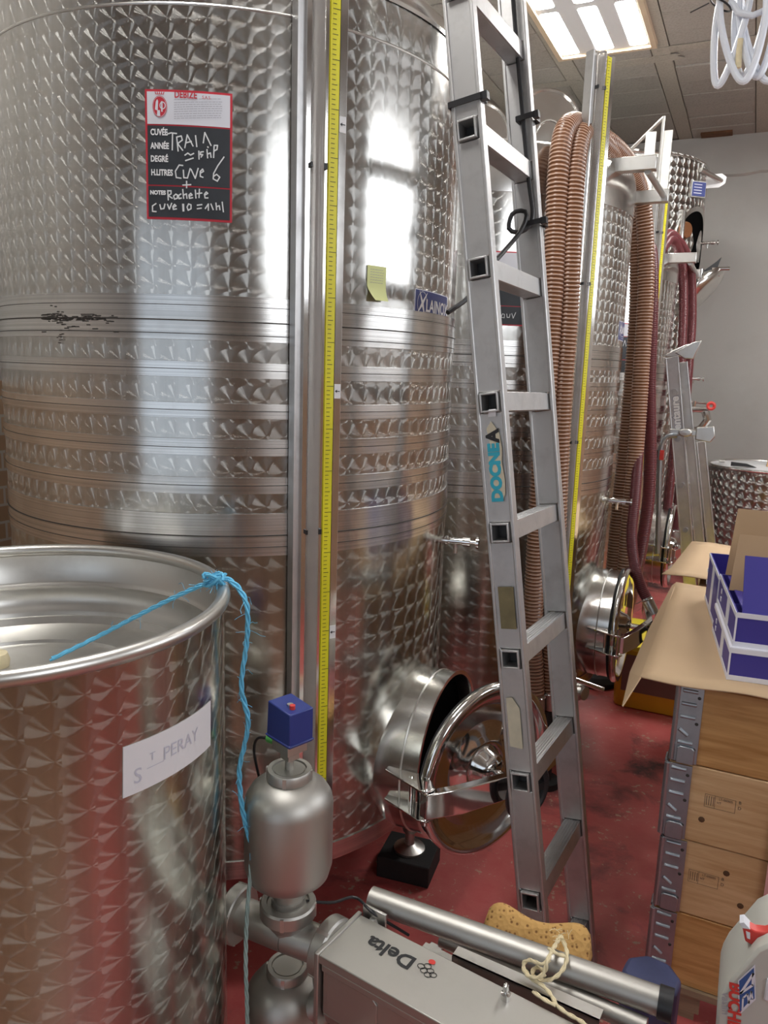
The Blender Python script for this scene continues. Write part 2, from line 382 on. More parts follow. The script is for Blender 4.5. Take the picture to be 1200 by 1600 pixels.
# ceiling: prestressed beams with rows of concrete blocks between them
ceil = struct('ceiling', MB().box(((X0+X1)/2, (Y0+Y1)/2, HC+.13), (X1-X0+.4, Y1-Y0+.4, .1)), M['block'])
PITCH, BW = .594, .108; BX = [-.747+PITCH*k for k in range(-3, 6)]
LX0, LX1, LY0, LY1 = -1.348, -.747, 3.92, 5.285
LAMPS = [(LX0, LX1, LY0, LY1), (LX0, LX1, .62, 1.985), (.434, 1.035, 3.92, 5.285)]  # the last two are out of view, added to brighten the room
bme = None
for bx in BX:
    if bx > X1: continue
    o = MB().box((bx, (Y0+Y1)/2, HC+.04), (BW, Y1-Y0+.2, .08)).build('beam', M['beam'], ceil, bev=.004)
blk = MB().box((0, 0, .045), (PITCH-BW-.008, .274, .09)); blk_me = None
nb = 0
for i, bx in enumerate(BX):
    cx = bx-PITCH/2
    if cx-.2 < X0 or cx+.2 > X1+.2: continue
    y = Y0-.1+random.uniform(-.1, .1)+.3
    while y < Y1+.2:
        skip = any(a-.1 < cx < c+.1 and d-.05 < y < e+.05 for a, c, d, e in LAMPS)
        if y > -.2 and not skip:
            if blk_me is None:
                o = blk.build('block', M['block'], ceil, bev=.006); blk_me = o
            else:
                o = blk_me.copy(); COL.objects.link(o)
            o.location = (cx, y, HC+random.uniform(0, .012)); o.rotation_euler = (0, 0, random.uniform(-.006, .006)); nb += 1
        y += .279
# pale mortar smears left on the underside of the ceiling
for (px, py, sx, sy) in [(1085, 72, .46, .10), (1000, 96, .5, .10), (862, 133, .42, .1), (1190, 60, .3, .12)]:
    p = at_z(px, py, HC); k = 14; ring = []
    for i in range(k):
        a = 2*PI*i/k; r = 1+random.uniform(-.12, .12); ring.append((p.x+sx/2*r*max(-1, min(1, 1.35*math.cos(a))), p.y+sy/2*r*max(-1, min(1, 1.35*math.sin(a)))))
    MB().prism(ring, .004, T(0, 0, HC-.003)).build('mortar_smear', M['beam'], ceil)
p = at_z(1120, 208, HC); MB().box((p.x, p.y, HC-.006), (.24, .11, .02)).build('broken_brick', M['old_brick'], ceil)
def lamp(x0, x1, y0, y1, label):
    t = thing('ceiling_light', label, 'ceiling light', ((x0+x1)/2, (y0+y1)/2, HC), group='lights set into the ceiling')
    hx, hy = (x1-x0)/2, (y1-y0)/2
    f = MB(); w = .032
    f.box((-hx+w/2, 0, -.018), (w, 2*hy, .036)); f.box((hx-w/2, 0, -.018), (w, 2*hy, .036)); f.box((0, -hy+w/2, -.018), (2*hx-2*w, w, .036)); f.box((0, hy-w/2, -.018), (2*hx-2*w, w, .036))
    f.build('frame', M['wood_trim'], t, bev=.003)
    MB().box((0, 0, -.009), (2*hx-2*w, 2*hy-2*w, .018)).build('panel', M['lamp_panel'], t)
    for cx in (-.21, .0, .2):
        for cy in (-.33, .33):
            c = []; a, bb, r = .052, .300, .02
            for qx, qy, a0 in ((1, 1, 0), (-1, 1, 90), (-1, -1, 180), (1, -1, 270)):
                for s in range(4):
                    an = math.radians(a0+30*s); c.append((cx+qx*(a-r)+r*math.cos(an), cy+qy*(bb-r)+r*math.sin(an)))
            MB().prism(c, .006, T(0, 0, -.0188)).build('diffuser', M['lamp'], t)
    return t
for i, q in enumerate(LAMPS):
    lamp(*q, ['white ceiling light with three bright strips in a pale wood frame', 'added unseen ceiling light above the nearest big tank', 'added unseen ceiling light on the window side'][i])

# ------------------------------------------------------------------ tanks
R = .637
TK = [(-1.398, 1.924), (-1.14, 3.27), (-1.08, 4.65), (-1.08, 6.05)]
def cmap(phi, z, off=.0, tilt=0):
    """flat print coordinates (u to the right, v up) -> tank skin at the angle phi and height z"""
    ct, st = math.cos(tilt), math.sin(tilt)
    def fn(u, v):
        u, v = u*ct-v*st, u*st+v*ct
        a = phi+u/R; return ((R+off)*math.cos(a), (R+off)*math.sin(a), z+v)
    return fn
def patch(mb, fn, w, h, nu=10, nv=1, mi=0, u0=0, v0=0):
    vs = [fn(u0-w/2+w*i/nu, v0-h/2+h*j/nv) for j in range(nv+1) for i in range(nu+1)]
    fs = [(j*(nu+1)+i, j*(nu+1)+i+1, (j+1)*(nu+1)+i+1, (j+1)*(nu+1)+i) for j in range(nv) for i in range(nu)]
    return mb.add(vs, fs, None, mi)
def slab(name, mat, parent, phi, z, w, h, off, tilt=0, u0=0, v0=0, th=.0012):
    b = MB(); nu = 10; a = cmap(phi, z, off, tilt); c = cmap(phi, z, off-th, tilt)
    pts = [(u0-w/2+w*i/nu, v0-h/2) for i in range(nu+1)]+[(u0+w/2-w*i/nu, v0+h/2) for i in range(nu+1)]
    n = len(pts); vs = [c(*p) for p in pts]+[a(*p) for p in pts]
    fs = [(i, (i+1) % n, n+(i+1) % n, n+i) for i in range(n)]
    fs += [(n+i, n+i+1, n+2*nu-i, n+2*nu+1-i) for i in range(nu)]
    return b.add(vs, fs).build(name, mat, parent, smooth=50)
Z = dict(bot=.32, jl=(1.144, 1.245), bands=[(1.289, 1.328), (1.375, 1.414), (1.458, 1.493), (1.547, 1.582)], ju=(1.626, 1.722), seam=2.285, top=2.44)
def ring(mb, z0, z1, off=.003, seg=128):
    return mb.lathe([(R-.002, z0), (R+off, z0+.001), (R+off, z1-.001), (R-.002, z1)], seg)
def tank_shell(t, dz, top, smooth_from):
    zb = Z['bot']+dz; c = Z['jl'][0]+dz+.02
    MB().lathe([(.02, zb-.10), (R-.03, zb-.015), (R, zb+.004), (R, c)], 160).build('lower_shell', M['tank_coarse'], t, smooth=25)
    MB().lathe([(R, c), (R, smooth_from)], 160).build('upper_shell', M['tank_fine'], t, smooth=25)
    MB().lathe([(R, smooth_from), (R+.0035, smooth_from+.001), (R+.0035, top-.07), (R-.004, top-.03), (R-.03, top-.006), (R-.06, top), (.25, top+.10), (.25, top+.13), (1e-4, top+.14)], 128).build('top_shell', M['smooth'], t, smooth=40)
    for a, b2 in [Z['jl'], Z['ju']]+Z['bands']: ring(MB(), a+dz, b2+dz).build('band', M['band'], t, smooth=25)
    ring(MB(), zb, zb+.05, .004).build('bottom_band', M['band'], t, smooth=25)
    for z, rr in [(1.193, .0016), (1.166, .0009), (1.668, .0016), (1.64, .001), (1.70, .0008), (1.309, .0008), (1.394, .0008), (1.476, .0008), (1.565, .0008)]:
        MB().torus(R+.0032, rr, T(0, 0, z+dz), 128, 6).build('weld_seam', M['seam'], t)
def tank_leg(t, ang, dz, block=True):
    x, y = (R-.06)*math.cos(ang), (R-.06)*math.sin(ang); zb = Z['bot']+dz
    l = MB().lathe([(1e-4, .135), (.022, .135), (.035, .17), (.055, zb-.01), (1e-4, zb-.005)], 20, T(x, y, 0)); z0 = .07 if block else 0
    l.build('leg', M['dull'], t)
    MB().lathe([(1e-4, z0), (.05, z0), (.05, z0+.008), (.016, z0+.022), (.014, .15), (1e-4, .15)], 20, T(x, y, 0)).build('foot', M['dull'], t)
    return x, y
def manway(t, z, ang, lid_open=0.0, rim=.245):
    """round manway on the shell: neck, dished lid on a hinge, clamp arm with hand wheel.  Local +x = out of the tank."""
    A = RZ(ang); neck = .085
    Mn = A @ frame((0, 0, z), (0, 1, 0), (0, 0, 1), (1, 0, 0))
    rn = rim-.018; pr = []
    b = MB(); seg = 64; prof = [(rn, 0), (rn, R+neck-.004), (rn+.007, R+neck), (rn-.004, R+neck), (rn-.006, R+neck-.01), (rn-.006, R-.03)]
    vs = []
    for i in range(seg):
        a = 2*PI*i/seg; yy = rn*math.cos(a); x_in = math.sqrt(R*R-yy*yy)-.004
        for k, (r, zz) in enumerate(prof):
            vs.append((r*math.cos(a), r*math.sin(a), x_in if k == 0 else (x_in-.02 if k == 5 else zz)))
    k = len(prof); fs = [(i*k+q, ((i+1) % seg)*k+q, ((i+1) % seg)*k+q+1, i*k+q+1) for i in range(seg) for q in range(k-1)]
    b.add(vs, fs, Mn); o = b.build('manway_neck', M['smooth'], t, smooth=40)
    MB().torus(rn+.0015, .0022, Mn @ T(0, 0, R+.035), 64, 6).build('weld', M['dull'], o)
    if lid_open:            # black disc stands in for the shade inside the neck
        MB().lathe([(1e-4, R+.04), (rn-.008, R+.04)], 48, Mn).build('manway_shade', M['shade_black'], t)
    # hinge line on the -y side of the neck
    H = A @ T(R+neck+.012, -(rim+.005), z) @ RZ(-lid_open)
    L = H @ T(0, rim+.005, 0) @ frame((0, 0, 0), (0, 1, 0), (0, 0, 1), (1, 0, 0))
    pf = [(1e-4, .046), (.018, .046), (.034, .040), (.046, .026), (.054, .004), (.060, -.004), (.068, .000), (.078, .000), (.090, -.010), (.13, -.018), (.17, -.016), (.200, -.006), (.216, .006), (.222, .016), (.231, .022), (.240, .019), (.2455, .010), (.245, 0), (.238, -.006), (.215, -.012), (1e-4, -.026)]
    lid = MB().lathe([(r*rim/.245, q) for r, q in pf], 72, L).build('manway_lid', M['bright'], t, smooth=60)
    MB().torus(rim*.945, .008, L @ T(0, 0, -.008), 64, 8).build('gasket', M['rubber'], lid)
    MB().cyl(L @ Vector((0, 0, .03)), L @ Vector((0, 0, .152)), .0125, .011).build('spindle', M['bright'], lid)
    # hinge: two plates with a pin at each end
    for dz2 in (-.041, .041):
        hb = MB().prism([(-.105, .03), (-.095, -.012), (.03, -.034), (.052, -.026), (.056, .0), (.03, .022), (-.03, .034)], .006, A @ frame((R+neck+.01, -(rim+.008), z+dz2-.003), (.97, -.24, 0), (.24, .97, 0), (0, 0, 1)))
        hb.build('hinge_bracket', M['bright'], t, bev=.001)
    pn = MB(); q0 = A @ Vector((R+neck+.045, -(rim+.035), z)); q1 = A @ Vector((R+neck-.01, -(rim-.002), z))
    pn.cyl(q0-Vector((0, 0, .055)), q0+Vector((0, 0, .068)), .0075); pn.cyl(q1-Vector((0, 0, .045)), q1+Vector((0, 0, .047)), .006)
    pn.build('hinge_pin', M['bright'], t)
    # bowed clamp arm: pressed channel running over the lid
    a0 = H @ Vector((.050, -.02, 0)); a1 = H @ Vector((.125, rim*1.0, .010)); a2 = H @ Vector((.085, 2*rim-.03, .018))
    ar = MB(); hh = .026
    ys = _n(a1-a0); out = _n((H.to_3x3() @ Vector((1, 0, 0))))
    pts = [a0, a0.lerp(a1, .35)+out*.010, a1, a2, a2+_n(a2-a1)*.05]; hs = [.034, .036, .031, .027, .024]; vs = []
    for p, h2 in zip(pts, hs):
        for dx, dzz in ((0, h2), (.026, h2), (.026, -h2), (0, -h2)): vs.append(p+out*(dx-.020)+Vector((0, 0, dzz)))
    fs = [(i*4+q, i*4+(q+1) % 4, (i+1)*4+(q+1) % 4, (i+1)*4+q) for i in range(4) for q in range(4)]+[(3, 2, 1, 0), (16, 17, 18, 19)]
    ar.add(vs, fs).build('clamp_arm', M['bright'], t, bev=.003)
    wl = MB().torus(.068, .012, L @ T(0, 0, .150), 44, 10).build('hand_wheel', M['black'], t)
    MB().box((0, 0, .150), (.125, .022, .014), L).build('wheel_spoke', M['black'], wl)
def sample_valve(t, phi, z, off=0, mat='bright', ln=.075):
    c, s = math.cos(phi), math.sin(phi); o = Vector(((R+off)*c, (R+off)*s, z)); n = Vector((c, s, 0))
    v = MB(); v.cyl(o, o+n*ln, .0095); v.cyl(o+n*.014, o+n*.022, .0135); v.cyl(o+n*(ln*.75), o+n*ln, .0125); v.cyl(o+n*ln, o+n*(ln+.018), .005)
    v.cyl(o+n*(ln+.018), o+n*(ln+.025), .017); v.cyl(o+n*(ln*.5), o+n*(ln*.5)-Vector((0, 0, .036)), .006)
    return v.build('sample_valve', M[mat], t)
def gauge(t, phi, z0, z1, arrows=(), clips=(), right=.05):
    """level gauge: channel on the shell, clear sight tube, steel rod and a yellow tape scale"""
    c, s = math.cos(phi), math.sin(phi); A = frame((R*c, R*s, 0), (-s, c, 0), (c, s, 0), (0, 0, 1))   # x = along the skin, y = outwards
    H = z1-z0; zc = (z0+z1)/2
    b = MB(); b.box((-.005, .018, zc), (.110, .004, H), A); b.box((-.060, .022, zc), (.005, .036, H), A); b.box((.050, .024, zc), (.003, .012, H), A)
    ch = b.build('gauge_channel', M['alu'], t)
    MB().cyl(A @ Vector((-.014, .036, z0+.03)), A @ Vector((-.014, .036, z1)), .0135, None, 24).build('sight_tube', M['glass'], t)
    b = MB(); b.box((-.035, .026, zc), (.010, .014, H), A); b.box((.005, .026, zc), (.006, .016, H), A); b.build('guide_rail', M['bright'], t)
    sc = MB().box((.021, .031, zc), (.024, .002, H-.01), A).build('scale_tape', M['yellow'], t)
    MB().box((.012, .034, zc), (.003, .004, H-.01), A).build('tape_edge', M['yellow'], t)
    b = MB(); z = z0+.02; i = 0
    while z < z1-.01:
        ln = .016 if i % 10 == 0 else (.012 if i % 5 == 0 else .008)
        b.box((.0165+ln/2, .0322, z), (ln, .0006, .0011), A); z += .0096; i += 1
    b.build('scale_marks', M['black'], sc, smooth=0)
    MB().box((.0425, .030, zc), (.016, .003, H), A).build('gauge_edge', M['bright'], t)
    for z in arrows:
        a = MB().box((.0425, .0320, z), (.015, .001, .032), A).build('arrow_label', M['white'], t)
        b = MB(); b.box((.0435, .0328, z), (.009, .0006, .0016), A); b.add([(.036, .0331, z), (.041, .0331, z+.0038), (.041, .0331, z-.0038)], [(0, 1, 2)], A); b.build('arrow', M['black'], a, smooth=0)
    for z in clips:
        b = MB(); b.box((.001, .036, z), (.009, .014, .012), A); b.box((-.0295, .036, z), (.004, .012, .010), A); b.build('tube_clip', M['black'], t)
def sign(t, phi, z, w, h, tilt=0, name=True, lines=()):
    s = slab('cellar_sign', M['red'], t, phi, z, w, h, .0022, tilt, th=.003)
    hh = h*.262; e = .0045
    slab('sign_header', M['sign_white'], s, phi, z, w-2*e, hh-e, .0031, tilt, v0=h/2-hh/2-e/2)
    slab('sign_board', M['board'], s, phi, z, w-2*e, h*.455, .0031, tilt, v0=h/2-hh-.003-h*.455/2)
    slab('sign_notes', M['board'], s, phi, z, w-2*e, h*.242, .0031, tilt, v0=-h/2+e+h*.121)
    return s
# ---- nearest tank
def tank(i, label, dz, top, seam):
    t = thing('wine_tank', label, 'tank', (*TK[i], 0), group='row of stainless wine tanks'); tank_shell(t, dz, top, seam); return t
t1 = tank(0, 'large marbled steel wine tank with chalk sign, nearest in the row', 0, 2.44, 2.378)
gauge(t1, math.radians(-38.5), .46, 2.9, arrows=(2.085, 1.525, .955), clips=(1.995, 1.205))
manway(t1, .508, 0, math.radians(26))
for a in (13.5, -77, 103, 193): tank_leg(t1, math.radians(a), 0, block=(a == 13.5))
sample_valve(t1, math.radians(11), 1.095, ln=.085)
MB().torus(R-.001, .0035, T(0, 0, Z['seam']), 128, 8).build('weld_seam', M['dull'], t1)
# chalk sign: coordinates are those of the sign as measured, 950 wide by 1430 tall
SW, SH, SP, SZ, ST = .178, .252, math.radians(-63), 1.998, math.radians(-.5)
sg = sign(t1, SP, SZ, SW, SH, ST)
sf = cmap(SP, SZ, .0040, ST)
def suv(x, y): s_ = (x-50)/950; return ((s_-.5)*SW, (.5-(y-60-75*s_)/1430)*SH)
b = MB()
for txt, x, y, sz in (('CUVÉE', 205, 540, .0132), ('ANNÉE', 212, 690, .0132), ('DEGRÉ', 205, 832, .0132), ('H.LITRES', 232, 985, .0132), ('NOTES', 184, 1205, .0088)):
    u0, v0 = suv(x, y); text_mb(b, txt, sz*1.25, lambda u, v: sf(u0+u, v0+v), bold=.0006, sx=.72 if txt != 'NOTES' else .95)
b.build('printed_words', M['white'], sg, smooth=0)
b = MB()
for st in ([(300, 562), (340, 552), (400, 562)], [(355, 560), (350, 740)], [(400, 600), (415, 755)], [(400, 600), (450, 590), (462, 635), (410, 672), (465, 748)], [(488, 722), (515, 580), (578, 705)], [(498, 668), (560, 652)],
           [(605, 590), (618, 712)], [(688, 672), (705, 558), (772, 702)], [(735, 715), (742, 722)], [(488, 802), (520, 780), (550, 802), (585, 785)], [(495, 862), (580, 836)], [(640, 760), (642, 850)], [(690, 768), (660, 772), (656, 800), (682, 800), (664, 828)],
           [(728, 745), (735, 838)], [(735, 795), (765, 782), (772, 832)], [(805, 712), (800, 835)], [(805, 700), (842, 700), (836, 745), (805, 762)], [(465, 915), (425, 908), (382, 975), (392, 1045), (445, 1055)], [(470, 965), (475, 1050), (515, 1055), (545, 950)],
           [(555, 960), (600, 1062), (632, 950)], [(655, 1005), (690, 985), (680, 960), (655, 985), (655, 1040), (685, 1052)], [(912, 828), (845, 925), (800, 1010), (795, 1070), (840, 1096), (866, 1052), (832, 1020), (800, 1042)], [(505, 1090), (505, 1165)], [(462, 1132), (552, 1130)],
           [(295, 1185), (300, 1292)], [(295, 1190), (332, 1190), (332, 1225), (300, 1242), (346, 1275)], [(385, 1230), (360, 1250), (370, 1286), (402, 1276), (402, 1240), (385, 1230)], [(442, 1230), (415, 1246), (420, 1282), (446, 1276)], [(462, 1180), (472, 1282)], [(470, 1245), (502, 1230), (508, 1282)],
           [(530, 1260), (565, 1246), (550, 1226), (530, 1246), (536, 1282), (572, 1276)], [(600, 1190), (606, 1282)], [(645, 1182), (640, 1278)], [(618, 1232), (672, 1226)], [(700, 1252), (736, 1232), (720, 1215), (700, 1240), (706, 1282), (738, 1282)],
           [(162, 1325), (120, 1350), (120, 1410), (162, 1416)], [(205, 1340), (216, 1390), (250, 1386), (262, 1335)], [(290, 1340), (312, 1396), (338, 1330)], [(350, 1380), (386, 1362), (370, 1345), (350, 1370), (356, 1400), (392, 1396)], [(460, 1345), (464, 1424)], [(470, 1345), (472, 1424)],
           [(525, 1345), (508, 1380), (520, 1416), (552, 1400), (552, 1356), (525, 1345)], [(620, 1362), (672, 1356)], [(620, 1402), (666, 1396)], [(708, 1402), (742, 1350), (742, 1422)], [(770, 1350), (795, 1416)], [(825, 1340), (832, 1418)], [(832, 1382), (862, 1372), (868, 1418)], [(893, 1330), (906, 1442)]):
    ribbon(b, [suv(*p) for p in st], .0026, sf)
b.build('chalk_writing', M['chalk'], sg, smooth=0)
b = MB(); sh = cmap(SP, SZ, .0042, ST)
u0, v0 = suv(500, 150); text_mb(b, 'DEBIZE', .0180, lambda u, v: sf(u0+u, v0+v), bold=.0004, sx=.80)
u1, v1 = suv(725, 182); text_mb(b, 'S.A.S.', .0085, lambda u, v: sf(u1+u, v1+v), sx=.95)
eu, ev = suv(217, 260); k = 32
b.add([sf(eu+.0152*math.cos(2*PI*i/k), ev+.0205*math.sin(2*PI*i/k)) for i in range(k)], [tuple(range(k))])
for i in range(5): ribbon(b, [(eu-.008+.004*i, ev+.0235), (eu-.009+.0045*i, ev+.0275)], .0016, sf)
ribbon(b, [(eu-.008, ev+.0235), (eu+.008, ev+.0235)], .0012, sf)
b.build('header_print', M['red'], sg, smooth=0)
b = MB()
for pl in ([(-.010, -.006), (-.004, -.008), (-.003, .010), (-.005, .014), (-.008, .009)], [(-.006, -.018), (.001, -.018), (.0005, -.007), (-.005, -.007)], [(.003, -.010), (.006, -.010), (.006, .010), (.003, .010)]):
    b.add([sh(eu+x, ev+y) for x, y in pl], [tuple(range(len(pl)))])
for i in range(16):
    a0, a1 = 2*PI*i/16, 2*PI*(i+1)/16; ribbon(b, [(eu+.006+.0055*math.cos(a0), ev+.002+.0065*math.sin(a0)), (eu+.006+.0055*math.cos(a1), ev+.002+.0065*math.sin(a1))], .0018, sh)
for i in range(k):
    a0, a1 = 2*PI*i/k, 2*PI*(i+1)/k; ribbon(b, [(eu+.0138*math.cos(a0), ev+.0191*math.sin(a0)), (eu+.0138*math.cos(a1), ev+.0191*math.sin(a1))], .0006, sh)
b.build('crest', M['sign_white'], sg, smooth=0)
b = MB()
for j, y in enumerate((196, 228, 252, 276, 300, 324, 350, 376, 398)):     # the small print, too fine to read
    x = 375
    while x < 880:
        l = random.uniform(14, 42); ribbon(b, [suv(x, y+(x-375)*.0), suv(min(x+l, 890), y)], .0010, sf); x += l+random.uniform(7, 12)
b.build('small_print', M['grey_print'], sg, smooth=0)
# maker's sticker and paper note
def lainox(t, phi, z, w, h, tilt=0):
    s = slab('maker_sticker', M['box_white'], t, phi, z, w, h, .0012, tilt); slab('sticker_field', M['navy'], s, phi, z, w-.004, h-.004, .0018, tilt)
    f = cmap(phi, z, .0024, tilt); b = MB(); text_mb(b, 'LAINOX', h*.52, lambda u, v: f(u+w*.13, v+h*.04), bold=.0009, sx=.86*w/.19*.085/h)
    cx, cy, r = -w*.33, h*.1, h*.34
    for i in range(28):
        a0, a1 = 2*PI*i/28, 2*PI*(i+1)/28; ribbon(b, [(cx+r*.8*math.cos(a0), cy+r*math.sin(a0)), (cx+r*.8*math.cos(a1), cy+r*math.sin(a1))], .0012, f)
    for (dx, dy) in ((.75, .95), (-.75, -.95), (-.5, 1.05), (.5, -1.2)):
        b.add([f(cx+dx*r*1.15, cy+dy*r*1.1), f(cx-dy*r*.14, cy+dx*r*.14), f(cx+dy*r*.14, cy-dx*r*.14)], [(0, 1, 2)])
    x = -w*.16
    while x < w*.42:
        l = random.uniform(.003, .008); ribbon(b, [(x, -h*.27), (x+l, -h*.27)], .0022, f); ribbon(b, [(x, -h*.38), (x+l, -h*.38)], .0014, f); x += l+.0025
    b.build('sticker_print', M['white'], s, smooth=0)
lainox(t1, math.radians(-3.5), 1.732, .19, .082, math.radians(-1))
nf = cmap(math.radians(-24.4), 1.772, 0); b = MB(); nu, nv = 8, 10; vs = []
for j in range(nv+1):
    for i in range(nu+1):
        u, v = -.028+.056*i/nu, -.039+.078*j/nv; cut = max(0, -v/.039-.25)*.018
        u = max(u, -.028+cut) if v < 0 else u; q = max(0, -v-.0)/.039
        a = math.radians(-24.4)+u/R; rr = R+.003+.016*q**2*(1-.3*i/nu); vs.append((rr*math.cos(a), rr*math.sin(a), 1.772+v))
b.add(vs, [(j*(nu+1)+i, j*(nu+1)+i+1, (j+1)*(nu+1)+i+1, (j+1)*(nu+1)+i) for j in range(nv) for i in range(nu)]); note = b.build('paper_note', M['note'], t1, smooth=60)
b = MB(); nf = cmap(math.radians(-24.4), 1.772, .0042)
for j in range(6):
    x = -.02
    while x < .016: l = random.uniform(.003, .007); ribbon(b, [(x, .030-j*.0058), (x+l, .0306-j*.0058)], .0009, nf); x += l+.0018
b.build('note_writing', M['grey_print'], note, smooth=0)
# dark run of grime on the upper weld of the nearest tank
b = MB(); 
for i in range(150):
    a = math.radians(random.uniform(-97, -78)); zz = 1.668+random.gauss(0, .004)-(.03*random.random()**3 if random.random() < .35 else 0); l = random.uniform(.004, .02)
    if random.random() < .2: a = math.radians(random.gauss(-92, .6)); zz = random.uniform(1.61, 1.70); l = .006
    f = cmap(a, zz, .0040); b.add([f(-l/2, -.0012), f(l/2, -.0010), f(l/2, .0012), f(-l/2, .0010)], [(0, 1, 2, 3)])
b.build('grime', M['seam'], t1, smooth=0, kind='stuff')
# rubber block under the front foot
bk = MB().box((0, 0, .035), (.17, .15, .07)).build('rubber_block', M['rubber'], bev=.004); fx, fy = TK[0][0]+(R-.06)*math.cos(math.radians(13.5)), TK[0][1]+(R-.06)*math.sin(math.radians(13.5))
bk.location = (fx+.0, fy-.0, 0); bk.rotation_euler = (0, 0, .12); tag(bk, 'black rubber block under the nearest tank\'s foot', 'block')

# ---- second tank
t2 = tank(1, 'marbled steel wine tank behind the tall ladder, draped with brown hoses', -.03, 2.375, 2.19)
gauge(t2, math.radians(-33.2), .46, 2.66, clips=(2.55, 1.9, 1.33))
manway(t2, .539, 0, 0)
for a in (45, -45, 135, 225): tank_leg(t2, math.radians(a), -.03, block=False)
sample_valve(t2, math.radians(6), 1.055, ln=.07)
s2 = sign(t2, math.radians(-58), 1.868, .178, .252)
b = MB(); f2 = cmap(math.radians(-58), 1.868, .004); text_mb(b, 'NOTES', .011, lambda u, v: f2(-.06+u, -.062+v), bold=.0005)
for st in ([(-.025, .02), (-.04, .012), (-.03, 0), (-.04, -.012)], [(-.015, .002), (-.02, -.01), (-.008, -.012), (-.008, 0), (-.015, .002)], [(0, .002), (.002, -.01), (.01, -.01), (.012, .002)], [(.018, .004), (.024, -.012), (.032, .008)]): ribbon(b, [(x-.02, y-.088) for x, y in st], .0024, f2)
b.build('sign_writing', M['chalk'], s2, smooth=0)
lainox(t2, math.radians(1), 1.755, .15, .075)
# two round lids standing open on the tank's top
for (px, py, D, rr, nm) in ((858, 190, 3.25, .125, 'lid'), (752, 206, 3.1, .11, 'lid')):
    c = at_d(px, py, D)-Vector((*TK[1], 0)); ax = _n(Vector((.55, -.8, .18)))
    if c.length: 
        o = MB().lathe([(1e-4, .012), (rr*.9, .006), (rr*.94, .014), (rr, .012), (rr, 0), (rr*.9, -.004), (1e-4, .004)], 48, axis_frame(c, ax)).build('hatch_lid', M['smooth'], t2, smooth=50)
        MB().torus(rr*.985, .008, axis_frame(c, ax), 48, 8).build('lid_rim', M['bright'], o)
        ha = _n(Vector((-ax.y, ax.x, 0))); hp = [c+ax*.012+ha*.055*math.cos(a)+Vector((0, 0, -.06+.06*math.sin(a))) for a in [PI*i/10 for i in range(11)]]
        MB().tube(hp, .006, 8).build('lid_handle', M['bright'], o)
        hz = 2.375; MB().box((c.x, c.y+.02, (hz+c.z-rr*.8)/2), (.05, .02, max(.02, c.z-rr*.8-hz+.06))).build('lid_hinge', M['smooth'], o)
def hanger(t, i, arms, rod=True):
    cx, cy = TK[i]
    for (xa, xb, y, z) in arms:
        MB().box(((xa+xb)/2-cx, y-cy, z), (xb-xa, .04, .05)).build('hanger_arm', M['dull'], t, bev=.003)
    (xa, xb, y, z), (xc, xd, y2, z2) = arms
    MB().cyl((xb-.03-cx, y-cy, z-.025), (xd-.02-cx, y2-cy, z2+.0), .012).build('hanger_rod', M['dull'], t)
hanger(t2, 1, [(-.565, -.40, 3.07, 2.335), (-.545, -.395, 3.48, 2.305)])
# ---- third tank
t3 = tank(2, 'marbled steel wine tank with a yellow gauge beyond the brown hoses', -.07, 2.23, 2.08)
gauge(t3, math.radians(-31.7), .40, 2.46, clips=(2.3, 1.7))
manway(t3, .62, 0, 0)
for a in (45, -45, 135, 225): tank_leg(t3, math.radians(a), -.07, block=False)
s3 = sign(t3, math.radians(-47.5), 1.72, .178, .252)
b = MB(); f3 = cmap(math.radians(-47.5), 1.72, .004)
for st in ([(0, 0), (.004, .03), (.016, .026), (.006, .014), (.02, 0)], [(.026, 0), (.034, .03), (.044, 0)], [(.05, .03), (.058, .014)], [(.068, .03), (.054, -.004)]): ribbon(b, [(x-.005, y+.01) for x, y in st], .003, f3)
b.build('sign_writing', M['chalk'], s3, smooth=0)
hanger(t3, 2, [(-.56, -.34, 4.46, 2.195), (-.53, -.36, 5.10, 2.19)])
q = at_d(1022, 260, 4.75); q.x -= TK[2][0]; q.y -= TK[2][1]
MB().box((q.x-.03, q.y, 2.57), (.055, .012, .66)).build('mast', M['dull'], t3); MB().box((q.x+.06, q.y, 2.57), (.045, .012, .66)).build('mast', M['dull'], t3)
b = MB(); b.cyl((q.x+.03, q.y-.015, 2.25), (q.x+.03, q.y-.015, 2.97), .009); b.cyl((q.x+.03, q.y-.015, 2.965), (q.x-.28, q.y+.1, 2.72), .009); b.build('crank_rod', M['dull'], t3)
